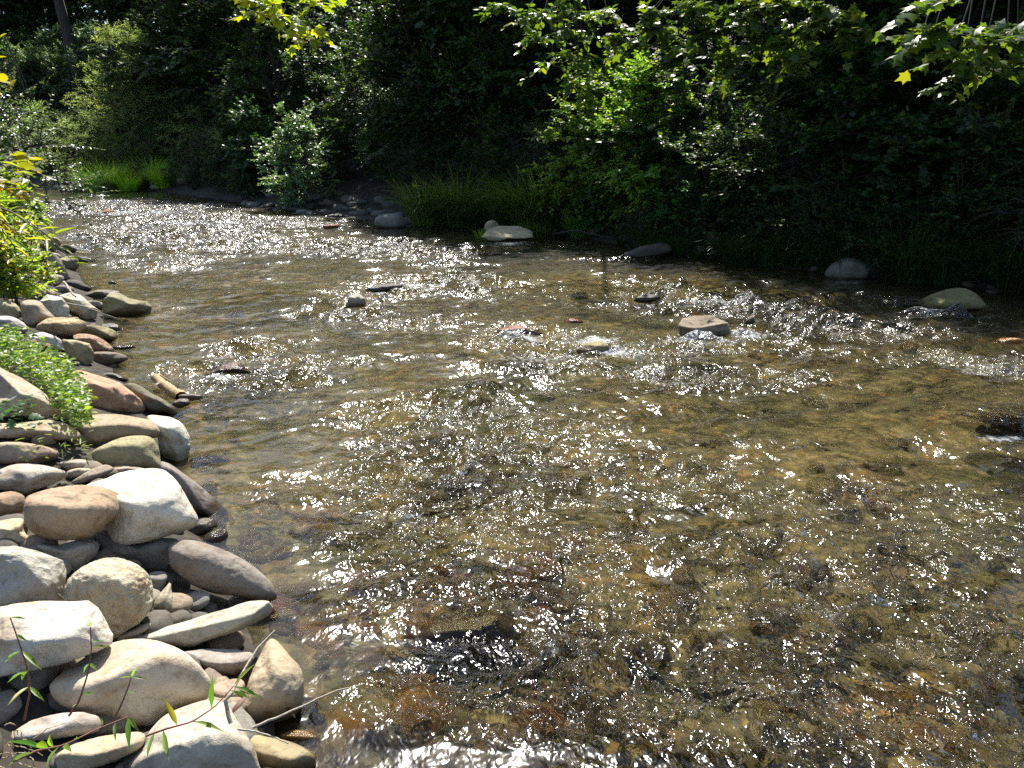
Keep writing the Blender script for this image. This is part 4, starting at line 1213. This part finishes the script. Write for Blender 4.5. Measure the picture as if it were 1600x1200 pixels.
# grass
def grass_mesh(seed, nb, L, r, w=.008, arch=.9, mat=M_GRASS, name='grass_clump'):
    rng = np.random.default_rng(seed)
    ns = 6
    a = rng.uniform(0, 2 * math.pi, nb); rr = r * np.sqrt(rng.random(nb)) * .5
    base = np.stack([np.cos(a) * rr, np.sin(a) * rr, np.full(nb, -.05)], 1)
    out = np.stack([np.cos(a), np.sin(a), np.zeros(nb)], 1) + rng.normal(size=(nb, 3)) * [.35, .35, 0]
    out = nrm(out)
    ln = L * rng.uniform(.55, 1.15, nb)
    ar = arch * rng.uniform(.4, 1.3, nb)
    t = np.linspace(0, 1, ns)
    th = (0.25 + ar[:, None] * t[None] * 1.7)
    step = ln[:, None] / (ns - 1)
    hx = np.concatenate([np.zeros((nb, 1)), np.cumsum(np.sin(th[:, :-1]) * step, 1)], 1)
    hz = np.concatenate([np.zeros((nb, 1)), np.cumsum(np.cos(th[:, :-1]) * step, 1)], 1)
    C = base[:, None] + out[:, None] * hx[..., None] + np.array([0, 0, 1.0]) * hz[..., None]
    side = nrm(np.cross(out, [0, 0, 1.0]) + rng.normal(size=(nb, 3)) * .3)
    wd = w * (1 - t ** 2.5) * .5 + .0006
    Lf = C - side[:, None] * wd[None, :, None]; Rt = C + side[:, None] * wd[None, :, None]
    V = np.stack([Lf, Rt], 2).reshape(-1, 3)
    i = (np.arange(nb) * ns * 2)[:, None] + (np.arange(ns - 1) * 2)[None]
    q = np.stack([i, i + 1, i + 3, i + 2], -1).reshape(-1, 4)
    me = mesh_np(name, V, [q], {'rnd': np.repeat(rng.random(nb), ns * 2)}, smooth=False)
    me.materials.append(mat)
    return me


GRD = [grass_mesh(4, 260, 1.1, .5, .012, 1.2, M_LEAF_DARK), grass_mesh(5, 200, .8, .6, .012, 1.3, M_LEAF_DARK), grass_mesh(6, 240, 1.3, .45, .012, 1.1, M_LEAF_DARK)]  # darker copies of the bank grass, with shade put into the blade colour
GR = [grass_mesh(1, 420, 1.0, .5, .014), grass_mesh(2, 420, .85, .45, .012, 1.1), grass_mesh(3, 380, 1.15, .5, .014, 1.0)]
gfirst = {}


def grass_copy(me, loc, rz, sc, label, group=None, name='grass_clump'):
    if me.name not in gfirst:
        o = link(name, me); gfirst[me.name] = o
    else:
        o = gfirst[me.name].copy(); COL.objects.link(o)
        if 'group' in o: del o['group']
    o.location = loc; o.rotation_euler = (0, 0, rz); o.scale = (sc,) * 3
    return tag(o, label, 'grass clump', group)


for i, s_ in enumerate(np.linspace(672, 910, 30)):
    x, y, z = bank_pt(s_ + rp.uniform(-6, 6), rp.uniform(-.1, .4))
    grass_copy((GR + GRD)[int(rp.integers(6)) if i % 3 else i % 6], (x, y, max(z, 0)), rp.uniform(0, 6), rp.uniform(.45, 1.75), 'arching clump of bank grass hanging to the water behind the flat pale slab', 'grass clumps above the pale slab')
for i, s_ in enumerate(np.linspace(1120, 1700, 44)):
    x, y, z = bank_pt(s_ + rp.uniform(-10, 10), rp.uniform(-.1, .35))
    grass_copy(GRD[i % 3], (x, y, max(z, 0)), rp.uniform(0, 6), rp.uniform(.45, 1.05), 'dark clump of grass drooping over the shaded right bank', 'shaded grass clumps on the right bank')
for i, s_ in enumerate(np.linspace(910, 1170, 16)):
    x, y, z = bank_pt(s_ + rp.uniform(-10, 10), rp.uniform(-.05, .3))
    grass_copy(GRD[i % 3], (x, y, max(z, 0)), rp.uniform(0, 6), rp.uniform(.25, .6), 'short dark grass tuft in the deep shade of the bank, centre right', 'short shaded grass tufts')
GRL = [grass_mesh(14, 420, 1.1, .7, .018, .8, M_LEAF_FRESH), grass_mesh(15, 420, .95, .7, .018, .9, M_LEAF_PALE)]
for i, px in enumerate(np.linspace(140, 258, 13)):
    p = at_z(px, 287 + rp.uniform(-2, 2), .3)
    grass_copy(GRL[i % 2], (p[0], p[1], max(tz(p[0], p[1]), 0)), rp.uniform(0, 6), rp.uniform(.9, 1.6), 'tall light grass behind the farthest shore rocks', 'light grass at the farthest shore')
tuft = grass_mesh(9, 60, .3, .1, .010, .8, M_LEAF_BRIGHT, 'grass_tuft')
p = at_z(749, 372, .02)
grass_copy(tuft, tuple(p), 0, 1.3, 'small bright green tuft at the left end of the flat pale slab', name='grass_tuft')

# ---- left bank plants
def left_plant(name, ms, px, py, rz, sc, label, cat, z=None):
    p = at_z(px, py, .4)
    return put_plant(name, ms, (p[0], p[1], tz(p[0], p[1]) - .03), rz, sc, label, cat)


x0, y0 = px_at(-18, 14.0), 14.0
FEA = make_plant(40, 3.2, 1.15, .1, 75, 6, .8, 24, .075, 'oval', M_LEAF_SILVER, .03, 6, droop=.1, spread=.45, upb=.35,
                 extra=[tuple(at_r(px, py, 14.5) - np.array([x0, y0, .3])) for px, py in [(40, 260), (70, 285), (95, 300), (60, 230), (100, 316)]])
put_plant('feathery_bush', FEA, (x0, y0, .3), 0, 1, 'feathery bush with arching leafy sprays leaning over the stream at the left', 'shrub')
SAP = make_plant(41, 2.3, .42, .5, 26, 3, .3, 7, .13, 'lance', M_LEAF_YELLOW, .012, 2, droop=.7)
p = at_z(-85, 500, .45)
xs_, ys_ = px_at(-22, 4.3), 4.3
put_plant('sapling', SAP, (xs_ - .34, ys_, tz(xs_, ys_)), 1.0, 1.3, 'lower sapling with long glowing yellow green leaves at the left picture edge', 'sapling')


SAP2 = make_plant(47, 2.9, .5, .9, 40, 4, .28, 8, .11, 'oval', M_LEAF_YELLOW, .014, 2, droop=.6)
put_plant('sapling', SAP2, (px_at(-48, 5.6), 5.6, tz(px_at(-48, 5.6), 5.6)), .4, 1.0, 'taller leafy yellow green sapling filling the upper left edge behind the lower one', 'sapling')


def flower_mesh(rng):
    V, Q = [], []
    b = 0
    for k in range(5):
        a = k * 1.2566 + rng.normal() * .1
        d = np.array([math.cos(a), math.sin(a), .35]); sd = np.array([-math.sin(a), math.cos(a), 0])
        V += [np.zeros(3), d * .010 + sd * .007, d * .021, d * .010 - sd * .007]
        Q.append([b, b + 1, b + 2, b + 3]); b += 4
    me = mesh_np('flower', np.array(V), [np.array(Q)], smooth=False)
    me.materials.append(M_FLOWER)
    return me


JEW = [make_plant(42, 1.05, .42, .0, 34, 7, .16, 9, .07, 'oval', M_LEAF_FRESH, .008, 6),
       make_plant(43, .85, .38, .0, 32, 7, .15, 9, .062, 'oval', M_LEAF_FRESH, .007, 5)]
FLM = flower_mesh(np.random.default_rng(3))
rf = np.random.default_rng(12)
for (px, py, sc, k, lab) in [(42, 446, .85, 1, 'small flowering plant leaning over the dark slab, right of its larger neighbour'),
                             (38, 372, 1.15, 0, 'flowering plant farthest up the bank beside the farthest olive boulder'),
                             (22, 470, 1.0, 0, 'flowering plant with small orange blossoms on the bank, nearest the bright rocks'),
                             (-30, 480, 1.15, 1, 'leafy flowering plant cut by the left edge beside the orange blossoms'),
                             (28, 405, 1.2, 1, 'flowering plant behind the nearest one, reaching up to the sapling'),
                             (-25, 400, 1.3, 0, 'leafy plant farthest back at the left edge under the feathery bush')]:
    p = at_z(px, py, .4)
    r_ = put_plant('jewelweed', JEW[k], (p[0], p[1], tz(p[0], p[1]) - .02), rf.uniform(0, 6), sc, lab, 'plant', parts=('stem', 'foliage'))
    fo0 = None
    for j in range(9):
        a = rf.uniform(0, 6.28); u_ = rf.uniform(.2, 1)
        fo_ = link('flower', FLM, None, r_)
        fo_.location = (math.cos(a) * .40 * math.sqrt(1 - u_ * u_ * .8), math.sin(a) * .40 * math.sqrt(1 - u_ * u_ * .8), .45 + .5 * u_)
        fo_.rotation_euler = (rf.uniform(-.8, .8) + .9, rf.uniform(-.8, .8), rf.uniform(0, 6))

# ground vine
def in_poly(px, py, poly):
    r = False
    n = len(poly)
    for i in range(n):
        x1, y1 = poly[i]; x2, y2 = poly[(i + 1) % n]
        if (y1 > py) != (y2 > py) and px < (x2 - x1) * (py - y1) / (y2 - y1) + x1: r = not r
    return r


def carpet(name, poly, n, z0, z1, lsize, kind, mat, label, seed):
    rng = np.random.default_rng(seed)
    P = []
    xs = [q[0] for q in poly]; ys = [q[1] for q in poly]
    while len(P) < n:
        px, py = rng.uniform(min(xs), max(xs)), rng.uniform(min(ys), max(ys))
        if not in_poly(px, py, poly): continue
        q = at_z(px, py, z0 + (z1 - z0) * .5)
        h = float(noise2(q[0] * 5, q[1] * 5, 3)) * .05
        P.append([q[0], q[1], rng.uniform(z0, z1) + h])
    P = np.array(P)
    a = rng.uniform(0, 6.28, n)
    tip = np.stack([np.cos(a), np.sin(a), rng.normal(size=n) * .3], 1)
    up = np.array([0, -.25, 1.0]) + rng.normal(size=(n, 3)) * .4
    me = leaves_mesh(name, P, tip, up, lsize * rng.uniform(.6, 1.3, n), kind, rng, mat)
    return tag(link(name, me), label, None, None, 'stuff')


o = carpet('ground_vine', [(-40, 512), (10, 518), (50, 530), (95, 562), (132, 600), (145, 640), (118, 655), (92, 620), (60, 592), (20, 572), (-40, 560)], 2800, .40, .60, .040, 'oval', M_LEAF_BRIGHT,
           'mat of bright green vine leaves over the rocks at the left edge', 1)
o['category'] = 'vine'
for k, (px, py, n_, rr_) in enumerate([(25, 640, 60, 34), (120, 700, 26, 22), (60, 690, 22, 40), (100, 655, 20, 18)]):
    o = carpet('vine_patch', [(px - rr_, py - rr_ * .5), (px + rr_, py - rr_ * .5), (px + rr_, py + rr_ * .5), (px - rr_, py + rr_ * .5)], n_, .38, .52, .05, 'maple' if k == 0 else 'lance', M_LEAF_MID if k == 0 else M_LEAF_BRIGHT,
           ['ivy leaves in the shade of the big diagonal slab', 'weed tuft beside the olive rounded rock', 'weed tuft on the flat tan rock at the edge', 'weeds between diagonal slab and long brown slab'][k], 5 + k)
    o['category'] = 'vine'


# ---- seedlings with narrow leaves in front of the rocks
def leaf_single(loc, tip, up, size, mat, rng, kind='lance'):
    return leaves_mesh('leaf', np.zeros((1, 3)), np.array([tip], float), np.array([up], float), [size], kind, rng, mat)


def seedling(pts, leaves, label, mat_stem=M_STEM, r=.0028, mat=M_LEAF_BRIGHT, seed=0, name='seedling'):
    """pts: (px, py, range) along the stem; leaves: (index along stem 0..1, px, py, range) tip targets"""
    rng = np.random.default_rng(seed)
    W3 = np.array([at_r(*p) for p in pts])
    base = W3[0]
    root = bpy.data.objects.new(name, None); COL.objects.link(root)
    root.location = base; root.empty_display_size = .1
    tag(root, label, 'seedling' if name == 'seedling' else 'plant')
    t = np.linspace(0, 1, len(W3)); tt = np.linspace(0, 1, 14)
    C = np.stack([np.interp(tt, t, W3[:, i]) for i in range(3)], 1) - base
    link('stem', tubes_mesh('stem', [(C, r, r * .45, 6)], mat_stem), None, root)
    for (u_, px, py, rg) in leaves:
        a = np.array([np.interp(u_, tt, C[:, i]) for i in range(3)])
        e = at_r(px, py, rg) - base
        d = e - a
        me = leaf_single(a, d, np.array([rng.normal() * .3, -.35, 1.0]), float(np.linalg.norm(d)) * rng.uniform(.75, 1.0), mat, rng)
        lo = link('leaf', me, None, root)
        lo.location = a
    return root


seedling([(38, 1125, 2.42), (47, 1080, 2.36), (42, 1040, 2.30), (25, 990, 2.24), (16, 965, 2.22)],
         [(1, 42, 965, 2.2), (.9, 5, 980, 2.2), (.62, 0, 1031, 2.2), (.62, 66, 1045, 2.22), (.45, 8, 1060, 2.25), (.45, 30, 1055, 2.2), (.3, 72, 1098, 2.3), (.3, 5, 1100, 2.3), (.75, 40, 1000, 2.2)],
         'seedling with a reddish stem at the lower left corner before the pale chipped block', seed=1)
seedling([(108, 1118, 2.45), (124, 1095, 2.38), (138, 1050, 2.32), (143, 1015, 2.28), (141, 980, 2.25)],
         [(1, 140, 962, 2.2), (.78, 172, 1008, 2.24), (.6, 125, 1052, 2.25), (.6, 152, 1046, 2.25), (.3, 148, 1080, 2.33), (.2, 112, 1104, 2.38), (.85, 165, 1000, 2.24)],
         'seedling with a straight dark stem rising before the oval cream boulder', seed=2)
seedling([(176, 1128, 2.42), (190, 1100, 2.38), (200, 1075, 2.34), (205, 1058, 2.32)],
         [(1, 214, 1040, 2.28), (1, 236, 1060, 2.3), (1, 181, 1056, 2.3), (.6, 212, 1082, 2.32)],
         'small seedling with a four leaf top in the middle of the oval cream boulder', seed=3)
seedling([(228, 1150, 2.35), (262, 1138, 2.3), (300, 1128, 2.28), (335, 1105, 2.28), (365, 1072, 2.28)],
         [(1, 398, 1030, 2.26), (1, 415, 1090, 2.26), (.95, 402, 1093, 2.27), (.72, 330, 1058, 2.24), (.35, 257, 1090, 2.24), (.5, 350, 1138, 2.25), (.2, 262, 1190, 2.25), (.1, 225, 1180, 2.25)],
         'long leaning seedling with narrow leaves crossing the bottom boulder', seed=4)
seedling([(20, 1190, 2.2), (60, 1172, 2.18), (100, 1165, 2.15), (150, 1140, 2.15), (200, 1120, 2.14)],
         [(1, 218, 1145, 2.12), (1, 201, 1186, 2.1), (.9, 178, 1165, 2.1), (.8, 160, 1118, 2.1), (.4, 70, 1145, 2.1), (.45, 62, 1200, 2.1), (.5, 108, 1170, 2.05), (.3, 20, 1150, 2.1), (.2, 15, 1185, 2.1), (.6, 115, 1150, 2.1), (.35, 40, 1150, 2.05)],
         'low spreading seedling in the bottom left corner beside the dry straw', seed=5)


def stick(name, pts, r0, r1, mat, label, cat, sides=6, jit=.0):
    W3 = np.array([at_r(*p) if p[2] > 1 else at_z(*p) for p in pts])
    t = np.linspace(0, 1, len(W3)); tt = np.linspace(0, 1, 16)
    C = np.stack([np.interp(tt, t, W3[:, i]) for i in range(3)], 1)
    rng = np.random.default_rng(int(abs(pts[0][0])))
    C += rng.normal(size=C.shape) * jit
    o = link(name, tubes_mesh(name, [(C - C[0], r0, r1, sides)], mat))
    o.location = C[0]
    return tag(o, label, cat)


stick('stick', [(395, 1137, 2.42), (440, 1118, 2.42), (490, 1095, 2.44), (530, 1078, 2.46), (570, 1068, 2.50)], .004, .0015, M_STICK, 'thin pale stick reaching from the boulders out over the water at the bottom', 'stick', jit=.001)
stick('stick', [(360, 1130, 2.50), (352, 1095, 2.50), (365, 1078, 2.50), (380, 1050, 2.55), (402, 1012, 2.6), (430, 985, 2.65)], .006, .002, M_STICK, 'whitish bent stick lying against the upright tan boulder', 'stick', jit=.0015)
stick('stick', [(370, 1139, 2.45), (400, 1143, 2.45), (430, 1152, 2.42), (450, 1162, 2.4)], .003, .002, M_STICK, 'short pale twig lying on the low yellowish rock', 'stick', jit=.001)
stick('stick', [(104, 474, 7.6), (130, 479, 7.6), (155, 488, 7.6), (183, 497, 7.65)], .008, .004, M_STICK, 'thin dry stick bridging the bright rocks and the olive block', 'stick', jit=.003)
stick('stick', [(100, 441, 8.6), (108, 452, 8.4), (118, 464, 8.2)], .012, .008, M_STICK, 'short grey stick between bright pale rock and the small stones', 'stick', jit=.003)
stick('stick', [(118, 394, 10.6), (130, 395, 10.7), (143, 397, 10.8)], .012, .006, M_STICK, 'pale stick on the water edge beside the dark rock far up the bank', 'stick', jit=.003)
stick('stick', [(865, 366, .02 + 0), (900, 360, .25), (955, 372, .12)], .03, .012, M_BARK, 'dark fallen branch at the foot of the shaded bank', 'branch', jit=.01)
lg = stick('driftwood', [(243, 590, .07), (255, 600, .06), (270, 612, .04), (283, 620, .02)], .035, .05, M_WOOD, 'short yellowish driftwood log stranded at the left water edge', 'driftwood', 9, jit=.004)
stick('stick', [(236, 592, .05), (250, 586, .08), (266, 596, .03)], .008, .005, M_WOOD, 'thin curved twig on the driftwood log', 'stick', jit=.002)

for k in range(16):
    a = rf.uniform(0, 1)
    x1, y1 = rf.uniform(-10, 60), rf.uniform(1130, 1200)
    x2, y2 = x1 + rf.uniform(-40, 60), y1 + rf.uniform(-30, 30)
    stick('straw', [(x1, y1, 2.38), ((x1 + x2) / 2, (y1 + y2) / 2 - 5, 2.35), (x2, y2, 2.38)], .0016, .001, M_STRAW, 'dry straw blade in the bottom left corner', 'straw', 4, jit=.001)['group'] = 'dry straw blades'


def dead_leaf(px, py, z, size, rz, label, col=None):
    rng = np.random.default_rng(int(px))
    me = leaves_mesh('dead_leaf', np.zeros((1, 3)), np.array([[math.cos(rz), math.sin(rz), .3]]), np.array([[.2, -.4, 1.0]]), [size], 'lance', rng, M_DEAD)
    o = link('dead_leaf', me)
    sm = o.modifiers.new('thickness', 'SOLIDIFY'); sm.thickness = .0012
    o.location = at_z(px, py, z)
    return tag(o, label, 'leaf')


dead_leaf(357, 1120, .22, .11, 1.1, 'red brown dead leaf beside the whitish bent stick')
dead_leaf(462, 1122, .05, .08, 2.4, 'rust coloured leaf at the water edge under the thin pale stick')
dead_leaf(235, 606, .06, .13, 1.0, 'dark red leaf caught at the upper end of the driftwood')
dead_leaf(262, 588, .06, .12, 2.2, 'brown leaf behind the driftwood log')

print('scene objects', len(bpy.data.objects))
